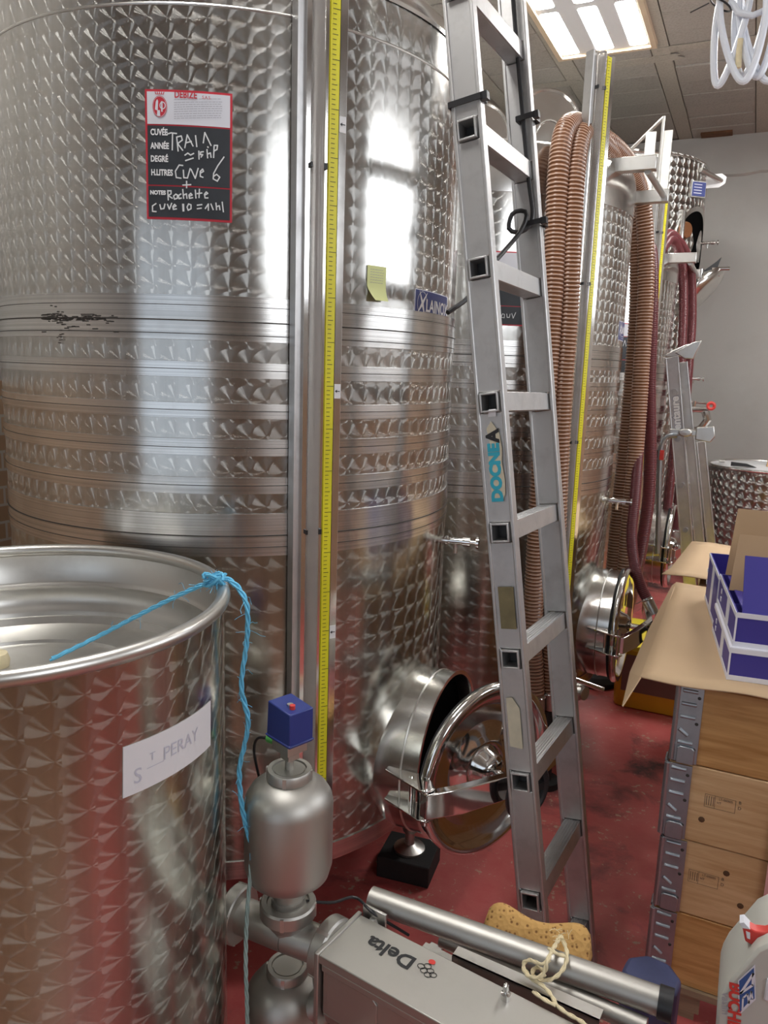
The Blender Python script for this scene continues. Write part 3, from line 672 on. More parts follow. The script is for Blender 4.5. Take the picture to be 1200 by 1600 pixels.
# ---- tall tank at the back wall
t4 = thing('tall_tank', 'tall marbled steel tank with an open dark manway by the back wall', 'tank', (*TK[3], 0), group='row of stainless wine tanks')
MB().lathe([(.02, .25), (R, .32), (R, 3.0), (R-.012, 3.02), (1e-4, 3.06)], 128).build('shell', M['tall_marbled'], t4, smooth=30)
MB().torus(R, .007, T(0, 0, 3.0), 96, 8).build('rim_hoop', M['smooth'], t4)
for z in (2.26, 2.0, 1.2): ring(MB(), z, z+.05).build('band', M['band'], t4)
for a in (45, -45, 135, 225): tank_leg(t4, math.radians(a), 0, block=False)
def oval(t, phi, z, a, h):        # oval manway: flat collar round a black sheet painted as its inner shade
    f = cmap(phi, z, .006); k = 40; b = MB(); ins = [f(a*math.cos(2*PI*i/k), h*math.sin(2*PI*i/k)) for i in range(k)]; f2 = cmap(phi, z, .010); out = [f2((a+.03)*math.cos(2*PI*i/k), (h+.03)*math.sin(2*PI*i/k)) for i in range(k)]
    f0 = cmap(phi, z, .0); o0 = [f0((a+.032)*math.cos(2*PI*i/k), (h+.032)*math.sin(2*PI*i/k)) for i in range(k)]
    b.add(ins+out+o0, [(i, (i+1) % k, k+(i+1) % k, k+i) for i in range(k)]+[(k+i, k+(i+1) % k, 2*k+(i+1) % k, 2*k+i) for i in range(k)]); b.build('manway_collar', M['smooth'], t, smooth=40)
    f = cmap(phi, z, .004); MB().add([f(a*math.cos(2*PI*i/k), h*math.sin(2*PI*i/k)) for i in range(k)]+[f(0, 0)], [(i, (i+1) % k, k) for i in range(k)]).build('manway_shade', M['shade_black'], t, smooth=0)
oval(t4, math.radians(-16), 2.48, .225, .21)
tl = lambda px, py, D: at_d(px, py, D)-Vector((*TK[3], 0))
p = tl(1068, 360, 5.62); MB().lathe([(1e-4, 0), (.05, 0), (.055, .012), (.048, .03), (1e-4, .035)], 32, axis_frame(p, (.8, -.55, 0))).build('manway_plug', M['hose_wall'], t4)
MB().tube([p+Vector((-.02, -.05, .11)), p+Vector((0, -.09, .1)), p+Vector((0, -.09, -.08)), p+Vector((-.02, -.05, -.09))], .014, 10).build('manway_latch', M['bright'], t4)
# lifting lugs with a rod, rating plate
for px, py in ((1085, 262), (1120, 283)):
    c = tl(px, py, 5.9 if px < 1100 else 6.0); MB().prism([(-.10, -.045), (.02, -.045), (.055, -.02), (.06, .02), (.03, .045), (-.10, .045)], .01, frame(c, (1, 0, 0), (0, 0, 1), (0, -1, 0))).build('lifting_lug', M['white'], t4, bev=.002)
MB().cyl(tl(1095, 265, 5.85), tl(1128, 283, 6.0), .016).build('lug_rod', M['dull'], t4)
c = tl(1091, 296, 5.8); rp = MB().box((0, 0, 0), (.11, .012, .10), T(*c) @ RZ(.7)).build('rating_plate', M['dull'], t4)
MB().box((0, -.008, 0), (.098, .004, .088), T(*c) @ RZ(.7)).build('plate_print', M['navy'], rp)
b = MB(); 
for j in range(4): b.box((-.01, -.0108, .028-.018*j), (.06, .0008, .004), T(*c) @ RZ(.7))
b.build('plate_text', M['sign_white'], rp, smooth=0)
for (px, py) in ((1100, 380), (1092, 592)):
    c = tl(px, py, 6.05); a = math.atan2(c.y, c.x); sample_valve(t4, a, c.z, ln=.09)
# lower manway door swung open, seen edge-on
c = tl(1098, 455, 5.95); b = MB()
MB().lathe([(1e-4, .03), (.12, .03), (.165, .02), (.185, .0), (.185, -.02), (.165, -.01), (1e-4, 0)], 48, axis_frame(c, (.75, -.15, -.62))).build('manway_door', M['smooth'], t4, smooth=50)
b.cyl(c+Vector((-.1, -.05, .08)), c+Vector((.10, -.05, .10)), .012); b.cyl(c+Vector((.05, -.06, .14)), c+Vector((.16, -.06, .14)), .012); b.cyl(c+Vector((-.02, -.06, .02)), c+Vector((-.02, -.06, .14)), .02); b.cyl(c+Vector((.04, -.06, .03)), c+Vector((.04, -.06, .12)), .016)
b.build('door_clamp', M['bright'], t4)
b = MB(); b.prism([(0, 0), (.09, .07), (.12, .10), (.10, .03)], .01, frame(c+Vector((-.02, -.03, .12)), (1, 0, 0), (0, 0, 1), (0, -1, 0))); b.build('door_flap', M['black'], t4)
c = tl(1093, 640, 6.0); b = MB(); b.cyl(c+Vector((-.12, 0, .0)), c+Vector((.06, 0, 0)), .022); b.cyl(c+Vector((-.04, 0, 0)), c+Vector((-.04, 0, .06)), .014); b.cyl(c+Vector((-.06, 0, .05)), c+Vector((.09, 0, .045)), .009); b.tube([c+Vector((.04, .0, -.01)), c+Vector((.06, 0, -.07)), c+Vector((.02, 0, -.14)), c+Vector((-.1, 0, -.19))], .03, 12)
b.build('outlet_valve', M['bright'], t4); MB().torus(.022, .011, axis_frame(c+Vector((.075, -.02, .03)), (0, 1, 0)), 20, 8).build('valve_lever', M['red_plastic'], t4)
# ------------------------------------------------------------------ open vat in the left foreground
VX, VY, VZ = -1.13, .88, 1.165
vat = thing('open_vat', 'open round steel vat with paper label in the left foreground', 'vat', (VX, VY, 0))
RT = R; R = .37
MB().lathe([(.02, .10), (R-.02, .10), (R, .12), (R, VZ)], 128).build('outer_wall', M['vat_marbled'], vat, smooth=30)
ri = R-.006
MB().lathe([(ri, VZ), (ri, 1.096), (ri-.004, 1.092), (ri-.007, 1.087), (ri-.004, 1.082), (ri-.002, 1.078), (ri-.004, 1.045), (ri-.010, 1.040), (ri-.012, 1.034), (ri-.016, 1.03), (ri-.02, .9)], 128).build('inner_wall', M['dull'], vat, smooth=50)
MB().torus(R-.001, .0125, T(0, 0, VZ), 128, 12).build('rolled_rim', M['dull'], vat, smooth=60)
lid = MB().lathe([(ri-.004, 1.010), (ri-.010, 1.022), (ri-.022, 1.022), (ri-.030, 1.008), (.235, 1.004), (.232, 1.010), (.226, 1.010), (.223, 1.004), (1e-4, 1.003)], 96).build('floating_lid', M['dull'], vat, smooth=40)
p = at_z(-8, 1028, 1.02); MB().lathe([(1e-4, .03), (.012, .03), (.022, .026), (.026, .012), (.024, 0), (1e-4, 0)], 28, T(p.x-VX, p.y-VY, 1.003)).build('lid_cap', M['cream'], lid)
for a in (20, 140, 260): MB().cyl(((R-.06)*math.cos(math.radians(a)), (R-.06)*math.sin(math.radians(a)), 0), ((R-.06)*math.cos(math.radians(a)), (R-.06)*math.sin(math.radians(a)), .11), .02).build('leg', M['dull'], vat)
PT = math.radians(-2.2)
pl = slab('paper_label', M['paper'], vat, 0, .981, .205, .080, .0012, PT)
b = MB(); vf = cmap(0, .981, .0018, PT)
text_mb(b, 'S', .034, lambda u, v: vf(u-.078, v-.014)); text_mb(b, 'T', .018, lambda u, v: vf(u-.052, v+.008)); text_mb(b, 'PERAY', .030, lambda u, v: vf(u+.012, v+.002)); ribbon(b, [(-.062, -.008), (-.03, -.008)], .0012, vf)
b.build('label_writing', M['ink'], pl, smooth=0)
R = RT
# frayed blue twine knotted over the vat's rim
tw = thing('baling_twine', 'frayed blue baling twine knotted over the vat rim and hanging down', 'twine', at_z(366, 915, VZ))
loc = lambda p: Vector(p)-tw.location
rimp = at_z(352, 904, VZ+.02); out = at_z(372, 918, VZ+.006)
path = [at_z(80, 1030, 1.012), at_z(150, 996, 1.04), at_z(215, 962, 1.09), at_z(275, 932, 1.14), at_z(330, 908, VZ+.017), rimp, out]
D0 = 1.378
path += [at_d(x, y, D0-.05*(y-948)/400) for x, y in ((386, 948), (386, 1000), (379, 1050), (378, 1082), (388, 1125), (382, 1165), (374, 1205), (379, 1265), (393, 1320))]
P1 = spline([loc(p) for p in path], .006)
st = []
for k in range(3):
    b = [p+Vector((.0026*math.cos(i*.5+k*2.1), .0026*math.sin(i*.5+k*2.1), .0022*math.sin(i*.5+k*2.1))) for i, p in enumerate(P1)]; st.append(b)
mb = MB()
for b in st: mb.tube(b, .0026, 6)
mb.build('strand', M['twine'], tw)
low = spline([loc(at_d(x, y, D0-.05*(y-948)/400)) for x, y in ((393, 1318), (391, 1370), (386, 1430), (384, 1500), (386, 1570), (387, 1640))], .006); mb = MB()
for k in range(3): mb.tube([p+Vector((.0022*math.cos(i*.5+k*2.1), .0022*math.sin(i*.5+k*2.1), 0)) for i, p in enumerate(low)], .0022, 6)
mb.build('faded_strand', M['twine_old'], tw)
mb = MB(); kn = loc(at_z(335, 906, VZ+.02))
for k in range(4):
    a0 = random.uniform(0, 6); mb.tube([kn+Vector((.018*math.cos(a0+i*.5), .012*math.sin(a0+i*.5+k), .012*math.sin(a0*2+i*.6))) for i in range(13)], .0028, 6)
mb.build('knot', M['twine'], tw)
mb = MB()
for k in range(110):
    p = random.choice(P1[int(len(P1)*.12):]) if random.random() < .6 else kn
    d = Vector((random.gauss(0, 1), random.gauss(0, .6), random.gauss(.0, .8))); d.normalize(); q = [p]; L = random.uniform(.006, .02)
    for i in range(4): d = _n(d+Vector((random.gauss(0, .5), random.gauss(0, .5), random.gauss(-.15, .5)))); q.append(q[-1]+d*L/2.2)
    mb.tube(q, .0005, 3, cap=False)
mb.build('frayed_fibres', M['twine'], tw, kind='stuff')

# ------------------------------------------------------------------ tall aluminium ladder
cs = .285/.28
LP = Vector((-.58910434, 1.60218538, .48842706))*cs+Vector((0, 0, CH)); LV = Vector((.04308092, -.00884507, -.2765245))*cs; LO = Vector((.02458327, .34286657, -.0151321))*cs
wu = _n(-LV); wo = _n(LO - wu*LO.dot(wu)); we = _n(wo.cross(wu))
IB = LP.z/-LV.z-.012; base = LP+LV*IB
ld = thing('ladder', 'tall worn aluminium ladder leaning in front of the nearest tank', 'ladder', (base.x, base.y, 0))
LM = lambda i, u=0, o=0: LP+LV*i+we*u+wo*o-ld.location          # i = rung index from the one near the top, u across the rail, o along the rung
RWD, RTH = .066, .026; span = LO.length
for side in (0, 1):
    o0 = 0 if side == 0 else span
    IT = -3.4; c = (LM(IB, 0, o0+RTH/2)+LM(IT, 0, o0+RTH/2))/2; L = (LV*(IB-IT)).length
    Fm = frame(c, we, wo, wu)
    b = MB(); hw_ = .0225; sl = LV.length; zi = lambda j: ((IB+IT)/2-j)*sl
    for j in range(-3, 8):                                     # web left open where the hollow rungs pass through it
        for s in (-1, 1): b.box((s*(hw_+(RWD/2-.006-hw_)/2), 0, zi(j)), (RWD/2-.006-hw_, RTH-.008, 2*hw_), Fm)
    ed = [zi(IT)]+[q for j in range(-3, 8) for q in (zi(j)+hw_, zi(j)-hw_)]+[zi(IB)]
    for q0, q1 in zip(ed[0::2], ed[1::2]): b.box((0, 0, (q0+q1)/2), (RWD-.012, RTH-.008, q0-q1), Fm)
    for s in (-1, 1): b.box((s*(RWD/2-.004), 0, 0), (.008, RTH, L), Fm)
    rail = b.build('rail', M['alu'], ld, bev=.002)
for i in range(-3, 8):
    a = LM(i, 0, -.006); c = LM(i, 0, span+RTH+.002)
    Fr = frame((a+c)/2, we, wo, wu); L = (c-a).length; h = .021; th = .004
    b = MB()
    for s in (-1, 1): b.box((s*(h-th/2), 0, 0), (th, L, 2*h), Fr); b.box((0, 0, s*(h-th/2)), (2*h-2*th, L, th), Fr)
    for k in range(-2, 3): b.box((k*.007, .015, h+.0006), (.003, L-.06, .0014), Fr)      # tread ribs
    rg = b.build('rung', M['alu'], ld, bev=.0015)
    MB().box((0, -L/2+.045, 0), (2*h-2*th-.0006, .006, 2*h-2*th-.0006), Fr).build('rung_shade', M['black'], rg)  # black block added in the hollow rung to paint its inner shade
def on_rail(i, u, o=-.0012): return LM(i, u, o)
Fs = lambda i: frame(LM(i, 0, -.0012), we, wu, wo*-1)
def rail_map(i0):
    o = LM(i0, 0, -.0008); return lambda u, v: o+we*u+wu*v
rf = rail_map(2.46)
b = MB(); ring_ = [(-.011, -.085), (.010, -.086), (.019, -.07), (.021, -.04), (.017, .0), (.02, .03), (.016, .065), (.0, .09), (-.012, .075), (-.006, .04), (-.014, 0), (-.012, -.05)]
b.prism(ring_, .0006, frame(rf(0, 0), we, wu, wo*-1)); stk = b.build('torn_sticker', M['tan'], ld)
b = MB(); rr2 = lambda u, v: rf(-v+.002, u)-wo*.0011
text_mb(b, 'DOCNE', .034, lambda u, v: rr2(u-.022, v), bold=.0022, sx=1.05); b.build('sticker_letters', M['teal'], stk, smooth=0)
b = MB(); text_mb(b, 'A', .040, lambda u, v: rr2(u+.058, v), bold=.002); b.build('sticker_letter_dark', M['black'], stk, smooth=0)
b = MB(); b.prism([(-.006, .10), (.012, .10), (.013, .116), (-.003, .116)], .0006, frame(rf(0, 0), we, wu, wo*-1)); b.build('torn_sticker', M['paper'], ld)
rf2 = LM(3.60, 0, -.0008); MB().prism([(-.016, -.045), (.020, -.045), (.020, .05), (-.016, .05)], .0006, frame(rf2, we, wu, wo*-1)).build('worn_label', M['brown_label'], ld)
rf3 = LM(4.52, 0, -.0008); MB().prism([(-.018, -.055), (.012, -.058), (.012, .035), (-.004, .06), (-.018, .058)], .0006, frame(rf3, we, wu, wo*-1)).build('worn_label', M['tan'], ld)
# cable ties and a black cord lashed along the far rail
def tie(c, su, so, name='cable_tie'):
    b = MB(); Fm = frame(c, we, wo, wu); hx, hy = su/2+.003, so/2+.003; hz = .006
    for s in (-1, 1): b.box((s*hx, 0, 0), (.004, 2*hy, hz*2), Fm); b.box((0, s*hy, 0), (2*hx, .004, hz*2), Fm)
    b.box((hx+.006, -hy+.01, 0), (.014, .016, .016), Fm); return b.build(name, M['black'], ld)
tie(LM(-.20, 0, RTH/2), RWD, RTH)
tie(LM(-.42, .022, span+RTH/2-.012), RWD-.03, RTH+.02); tie(LM(.46, .022, span+RTH/2-.012), RWD-.03, RTH+.02)
cd = [LM(-2.2, .012, span-.012), LM(-1.2, .012, span-.012), LM(-.42, .014, span-.012), LM(.1, .017, span-.012), LM(.40, .02, span-.014), LM(.52, .0, span-.03), LM(.50, -.03, span-.05), LM(.36, -.02, span-.04), LM(.38, .012, span-.035), LM(.55, .0, span-.06), LM(.9, -.025, span*.4), LM(1.15, -.05, .06), LM(1.3, -.075, -.02)]
crd = MB().tube(spline([p+ld.location for p in cd], .012), .0055, 8).build('rope', M['black']); tag(crd, 'thin black cord wound round the tall ladder\'s upper rungs', 'cord')

# ------------------------------------------------------------------ hoses
def ribbed(name, pts, r, label, mats, pitch=.0135, depth=.0036, group=None, cuff=None):
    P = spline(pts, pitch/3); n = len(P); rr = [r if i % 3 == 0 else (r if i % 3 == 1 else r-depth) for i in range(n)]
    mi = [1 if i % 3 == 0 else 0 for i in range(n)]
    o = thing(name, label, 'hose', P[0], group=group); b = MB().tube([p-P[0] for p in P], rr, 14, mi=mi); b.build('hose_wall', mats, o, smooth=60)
    for c in (cuff or []):
        p = P[-1 if c == 1 else 0]; d = _n(p-P[-8 if c == 1 else 7]); MB().cyl(p-P[0]-d*.02, p-P[0]+d*.055, r*1.04, r*.95, 20).build('coupling', M['dull'], o); MB().torus(r*1.05, .003, axis_frame(p-P[0]-d*.01, d), 24, 6).build('hose_clip', M['bright'], o)
    return o
HB = [M['hose_wall'], M['hose_rib']]; HR = [M['red_wall'], M['red_rib']]
def tk(i, deg, off, z): a = math.radians(deg); return Vector((TK[i][0]+(R+off)*math.cos(a), TK[i][1]+(R+off)*math.sin(a), z))
A2 = lambda x, y, D: at_d(x, y, D)
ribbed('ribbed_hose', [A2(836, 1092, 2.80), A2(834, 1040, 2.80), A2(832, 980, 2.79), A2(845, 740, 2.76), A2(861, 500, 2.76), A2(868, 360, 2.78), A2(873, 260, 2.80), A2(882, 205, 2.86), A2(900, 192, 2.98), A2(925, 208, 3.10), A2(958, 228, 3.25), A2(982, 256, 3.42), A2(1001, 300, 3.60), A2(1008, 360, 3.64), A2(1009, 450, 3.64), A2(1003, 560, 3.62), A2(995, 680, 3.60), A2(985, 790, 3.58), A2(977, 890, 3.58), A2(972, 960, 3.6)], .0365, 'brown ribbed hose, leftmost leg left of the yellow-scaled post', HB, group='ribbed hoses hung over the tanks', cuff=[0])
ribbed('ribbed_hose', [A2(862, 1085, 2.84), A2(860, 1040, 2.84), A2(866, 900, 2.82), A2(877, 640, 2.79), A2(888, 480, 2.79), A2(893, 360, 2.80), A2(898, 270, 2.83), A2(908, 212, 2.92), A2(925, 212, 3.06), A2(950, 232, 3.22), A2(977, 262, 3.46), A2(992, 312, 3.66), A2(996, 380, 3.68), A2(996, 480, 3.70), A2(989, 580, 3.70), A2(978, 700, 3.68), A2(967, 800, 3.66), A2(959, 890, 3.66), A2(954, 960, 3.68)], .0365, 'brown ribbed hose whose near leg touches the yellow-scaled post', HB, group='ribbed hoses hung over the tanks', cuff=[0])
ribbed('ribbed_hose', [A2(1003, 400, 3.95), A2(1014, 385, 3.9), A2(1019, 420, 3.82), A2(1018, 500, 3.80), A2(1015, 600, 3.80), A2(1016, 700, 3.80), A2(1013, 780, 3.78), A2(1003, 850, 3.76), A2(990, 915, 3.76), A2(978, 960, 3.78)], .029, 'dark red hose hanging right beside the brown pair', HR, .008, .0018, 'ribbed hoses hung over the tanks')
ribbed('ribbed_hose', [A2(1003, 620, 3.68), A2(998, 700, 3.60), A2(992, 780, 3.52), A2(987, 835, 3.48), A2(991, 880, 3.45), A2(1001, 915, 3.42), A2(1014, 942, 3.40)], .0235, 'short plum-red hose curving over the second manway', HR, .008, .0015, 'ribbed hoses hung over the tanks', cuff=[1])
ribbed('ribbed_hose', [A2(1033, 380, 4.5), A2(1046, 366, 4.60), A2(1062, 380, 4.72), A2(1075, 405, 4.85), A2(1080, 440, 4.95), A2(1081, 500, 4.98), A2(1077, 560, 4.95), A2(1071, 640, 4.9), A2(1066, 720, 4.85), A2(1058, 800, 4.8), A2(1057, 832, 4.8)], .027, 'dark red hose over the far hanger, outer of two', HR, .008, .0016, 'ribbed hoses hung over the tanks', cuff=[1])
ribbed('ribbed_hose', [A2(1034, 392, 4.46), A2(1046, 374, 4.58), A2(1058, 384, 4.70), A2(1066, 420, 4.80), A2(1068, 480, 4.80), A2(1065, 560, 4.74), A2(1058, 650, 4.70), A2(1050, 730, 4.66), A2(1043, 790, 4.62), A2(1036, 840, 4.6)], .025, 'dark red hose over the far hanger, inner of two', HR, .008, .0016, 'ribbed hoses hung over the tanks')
# coil of white hose hanging from the ceiling
cc = at_d(1160, 45, 3.3); ch = thing('white_hose_coil', 'coil of white hose tied up and hanging from the ceiling', 'hose', cc)
xd = Vector((.97, -.1, 0)); hs = MB()
for k, (dx, w_, hgt, dy, tl_) in enumerate([(-.045, .050, .20, 0, .10), (.0, .075, .205, -.02, -.12), (.05, .06, .185, .015, -.10), (.075, .075, .20, .03, -.16), (.02, .05, .17, .04, .02)]):
    pts = []
    for i in range(40):
        a = 2*PI*i/40; x = w_*math.cos(a)*(1+.35*math.sin(a)); z = hgt*math.sin(a); pts.append(xd*(dx+x+z*tl_)+Vector((0, dy, z+.02)))
    hs.tube(pts, .0125, 10, closed=True)
hs.tube([xd*-.05+Vector((0, 0, .1)), xd*-.02+Vector((0, -.02, .05)), xd*.03+Vector((0, -.02, .03)), xd*.08+Vector((0, 0, .05))], .011, 10)
hs.build('hose_loops', M['white_hose'], ch)
MB().tube([xd*.0+Vector((0, .0, -.13)), xd*-.004+Vector((0, -.005, -.07)), xd*-.003+Vector((0, -.005, -.035))], .011, 10).build('hose_end', M['cream'], ch)
b = MB(); b.torus(.042, .0035, axis_frame(xd*-.085+Vector((0, 0, .095)), (.5, 0, .85)), 20, 6); b.cyl(xd*-.125+Vector((0, -.02, .10)), xd*-.19+Vector((0, -.02, .08)), .002); b.build('cable_tie', M['black'], ch); MB().torus(.045, .004, axis_frame(xd*.09+Vector((0, 0, .12)), (-.3, 0, .9)), 20, 6).build('cable_tie', M['black'], ch)
MB().cyl((0, 0, .19), (0, 0, HC-cc.z), .006).build('hanging_hook', M['dull'], ch)
# ------------------------------------------------------------------ stacked pallet collars with cardboard and boxes
CX0, CY0, CZ0, CHT = -.087, 1.838, .097, .195
CX1, CY1 = CX0+1.2, CY0+.8
pal = thing('pallet', 'rough wooden pallet under the stacked crate collars', 'pallet', (CX0, CY0, 0))
for x in (.07, .6, 1.13): MB().box((x, .4, .01), (.1, .78, .02)).build('runner', M['wood_rough'], pal)
for x in (.07, .6, 1.13):
    for y in (.06, .4, .74): MB().box((x, y, .05), (.12, .1, .06)).build('pallet_block', M['wood_rough'], pal)
for y in (.04, .22, .4, .58, .76): MB().box((.6, y, .088), (1.2, .1, .017)).build('deck_board', M['wood_rough'], pal)
for k in range(4):
    pos = ['bottom', 'second from the bottom', 'third from the bottom', 'topmost'][k]
    c = thing('pallet_collar', 'wooden pallet collar with galvanised hinge, %s of the stack' % pos, 'crate', (CX0+[0, .004, -.003, .004][k], CY0+[0, .002, 0, .002][k], CZ0+k*CHT), group='stacked wooden pallet collars')
    h = CHT-.0022; wm = M['wood_new'] if k in (1, 2) else M['wood']; th = .02
    MB().box((.6, th/2, h/2), (1.2-2*.006, th, h)).build('board', wm, c, bev=.002); MB().box((.6, .8-th/2, h/2), (1.2-.012, th, h)).build('board', wm, c, bev=.002)
    MB().box((th/2+.004, .4, h/2), (th, .8-2*th, h)).build('board', wm, c, bev=.002); MB().box((1.2-th/2-.004, .4, h/2), (th, .8-2*th, h)).build('board', wm, c, bev=.002)
    # knots and stamp on the front board
    kn = {0: [(.17, .12)], 1: [(.148, .135), (.186, .062)], 2: [(.088, .062)], 3: [(.225, .10)]}[k]
    for (x, z) in kn:
        q = MB().lathe([(1e-4, .0010), (.0045, .0008), (.0075, .0002)], 9, frame((x, -.0002, z), (1, 0, 0), (0, 0, 1), (0, -1, 0))); q.build('knot', M['knot'], c)
    if k in (1, 2):
        sx, sz = (.095, .105) if k == 1 else (.118, .115); b = MB(); g = lambda u, v: (sx+u, -.0006, sz+v)
        for st in ([(-.028, -.017), (.038, -.017), (.038, .015), (-.028, .015), (-.028, -.017)], [(-.006, -.017), (-.006, .015)]): ribbon(b, st, .0008, g)
        text_mb(b, 'LT-000005', .0085, lambda u, v: g(u+.017, v+.009), sx=.8); text_mb(b, 'HT', .0085, lambda u, v: g(u+.003, v-.001), sx=.9); text_mb(b, 'B', .011, lambda u, v: g(u+.047, v+.012)); text_mb(b, 'D', .011, lambda u, v: g(u+.047, v-.002))
        for j in range(4): ribbon(b, [(-.024+.005*j, -.012), (-.024+.005*j, .011)], .0012, g)
        b.build('stamp', M['stamp'], c, smooth=0)
    # corner hinge: two galvanised plates with pressed ribs and rivets
    hg = MB(); hg.box((.028, -.0035, h/2), (.056, .004, h-.004)); hg.box((-.0015, .030, h/2), (.004, .060, h-.004)); hg.cyl((.0, -.0025, .004), (.0, -.0025, h-.004), .0065, None, 12)
    for j in range(6):
        z = h*(j+.5)/6+.004; hg.cyl((.010, -.0055, z), (.043 if j != 2 else .03, -.0055, z-(0 if j != 2 else .014)), .0048, None, 8); hg.cyl((-.0035, .012, z+.006), (-.0035, .05, z+.006), .0042, None, 8)
    hi = hg.build('hinge', M['galv'], c, bev=.0006)
    rv = MB()
    for j in range(3): rv.cyl((.047, -.0048, h*(j+.6)/3), (.047, -.0075, h*(j+.6)/3), .0045, .003, 10)
    rv.build('rivet', M['seam'], hi)
    if k > 0: MB().prism([(.012, -.003), (.048, -.003), (.05, 0), (.05, .034), (.044, .040), (.016, .040), (.010, .034), (.010, 0)], .006, frame((0, -.0058, .004), (1, 0, 0), (0, 0, 1), (0, -1, 0))).build('locating_lug', M['galv'], c, bev=.002)
TOP = CZ0+4*CHT
b = MB(); nx, ny = 24, 14; x0, x1, y0, y1 = -.168, .62, 1.812, 2.72
hz = lambda x, y: TOP+.004+.0035*math.sin(x*9+y*4)+.010*max(0, (y-2.6)/.12)+.004*math.sin(x*23)*max(0, (1.9-y)/.1)
vs = [(x0+(x1-x0)*i/nx, y0+(y1-y0)*j/ny, hz(x0+(x1-x0)*i/nx, y0+(y1-y0)*j/ny)) for j in range(ny+1) for i in range(nx+1)]
b.add(vs, [(j*(nx+1)+i, j*(nx+1)+i+1, (j+1)*(nx+1)+i+1, (j+1)*(nx+1)+i) for j in range(ny) for i in range(nx)])
sh_ = b.build('cardboard_sheet', M['kraft'], smooth=60); sd = sh_.modifiers.new('thick', 'SOLIDIFY'); sd.thickness = .004; sd.offset = 1; tag(sh_, 'flat brown cardboard sheet covering the wooden crate', 'cardboard')
b = MB(); pts = [(x0, y0, hz(x0, y0)+.002), (x0-.030, y0-.045, hz(x0, y0)-.060), (x0-.045, 2.0, TOP-.058), (x0-.04, 2.35, TOP-.045), (x0-.012, 2.72, TOP+.004), (x0, 2.72, hz(x0, 2.72)+.002), (x0, 2.35, hz(x0, 2.35)+.002), (x0, 2.0, hz(x0, 2.0)+.002)]
b.add(pts, [(0, 1, 2, 7), (7, 2, 3, 6), (6, 3, 4, 5)]); fl = b.build('folded_flap', M['kraft'], sh_, smooth=0); sd = fl.modifiers.new('thick', 'SOLIDIFY'); sd.thickness = .003
slit = MB().prism([(-.05, 0), (.05, 0), (.05, .028), (-.05, .028)], .0006, frame((.02, 2.29, hz(.02, 2.3)+.0046), (.6, -.8, 0), (.8, .6, 0), (0, 0, 1))).build('tape_strip', M['tan'], sh_)
# second pallet load behind: tall cardboard carton
ct = thing('cardboard_carton', 'large brown cardboard carton behind the wooden crate', 'carton', (-.19, 2.84, 0))
MB().box((.50, .33, .44), (.82, .66, .86)).build('carton_body', M['kraft_dark'], ct, bev=.003)
b = MB(); vs = []; nx, ny = 12, 8
for j in range(ny+1):
    for i in range(nx+1):
        x = -.03+.95*i/nx; y = -.06+.74*j/ny; vs.append((x+.05*j/ny*(i < 2), y, .884+.02*max(0, 1-j/2)+.004*math.sin(i*1.3)))
b.add(vs, [(j*(nx+1)+i, j*(nx+1)+i+1, (j+1)*(nx+1)+i+1, (j+1)*(nx+1)+i) for j in range(ny) for i in range(nx)]); cv = b.build('carton_cover', M['kraft'], ct, smooth=60); sd = cv.modifiers.new('thick', 'SOLIDIFY'); sd.thickness = .004
b = MB(); b.box((.50, .33, .005), (.82, .66, .01)); b.build('carton_base', M['kraft_dark'], ct)
# pink film over the crate's right end
pf = MB(); pf.add([(.147, 1.829, .12), (.9, 1.822, .12), (.9, 1.824, .70), (.147, 1.830, .70)], [(0, 1, 2, 3)]); pk = pf.build('plastic_film', M['pink'], smooth=0); sd = pk.modifiers.new('thick', 'SOLIDIFY'); sd.thickness = .003; tag(pk, 'pink film hanging over the crate at the right edge', 'film')
# blue cartons
BT = TOP+.0125; BD = _n(Vector((-.048, .37, 0))); BR = Vector((BD.y, -BD.x, 0))
def blue_box(o, w, d, h, label, open_=False, name='wine_carton'):
    t = thing(name, label, 'carton', o, math.atan2(BR.y, BR.x), group='blue wine cartons on the cardboard')
    th = .004; b = MB()
    b.box((w/2, th/2, h/2), (w, th, h)); b.box((w/2, d-th/2, h/2), (w, th, h)); b.box((th/2, d/2, h/2), (th, d-2*th, h)); b.box((w-th/2, d/2, h/2), (th, d-2*th, h)); b.box((w/2, d/2, th/2), (w-2*th, d-2*th, th))
    if not open_: b.box((w/2, d/2, h-th/2), (w-2*th, d-2*th, th))
    body = b.build('carton_body', M['box_blue'], t, bev=.0008)
    e = MB(); q = .012                   # white printed edges
    for z in (q/2, h-q/2):
        e.box((w/2, -.0006, z), (w+.002, .0016, q)); e.box((-.0006, d/2, z), (.0016, d+.002, q))
    e.box((.001, -.0008, h/2), (.004, .002, h)); e.box((-.0006, .145, h/2), (.0016, .05, h-2*q)); e.box((w/2, d/2, h+.0006), (w, d, .0012)) if not open_ else None
    e.box((-.0008, .30, h*.62), (.0016, .012, .012)); e.box((-.0008, .30, h*.36), (.0016, .012, .012))
    e.build('white_edges', M['box_white'], body, smooth=0); return t
bx = Vector((.016, 1.885, BT))
blue_box(bx, .42, .37, .078, 'shallow blue and white carton, lower of the front two')
b2 = blue_box(bx+BR*.006+BD*.012+Vector((0, 0, .0785)), .42, .37, .082, 'open blue and white carton stacked on top with raised flaps', True)
def flap(t, pts, mat, name):
    b = MB(); b.add(pts, [(0, 1, 2, 3)]); o = b.build(name, mat, t, smooth=0); sd = o.modifiers.new('thick', 'SOLIDIFY'); sd.thickness = .004; return o
f1 = flap(b2, [(.012, .004, .082), (.41, .004, .082), (.41, .06, .205), (.012, .06, .205)], M['box_blue'], 'front_flap')
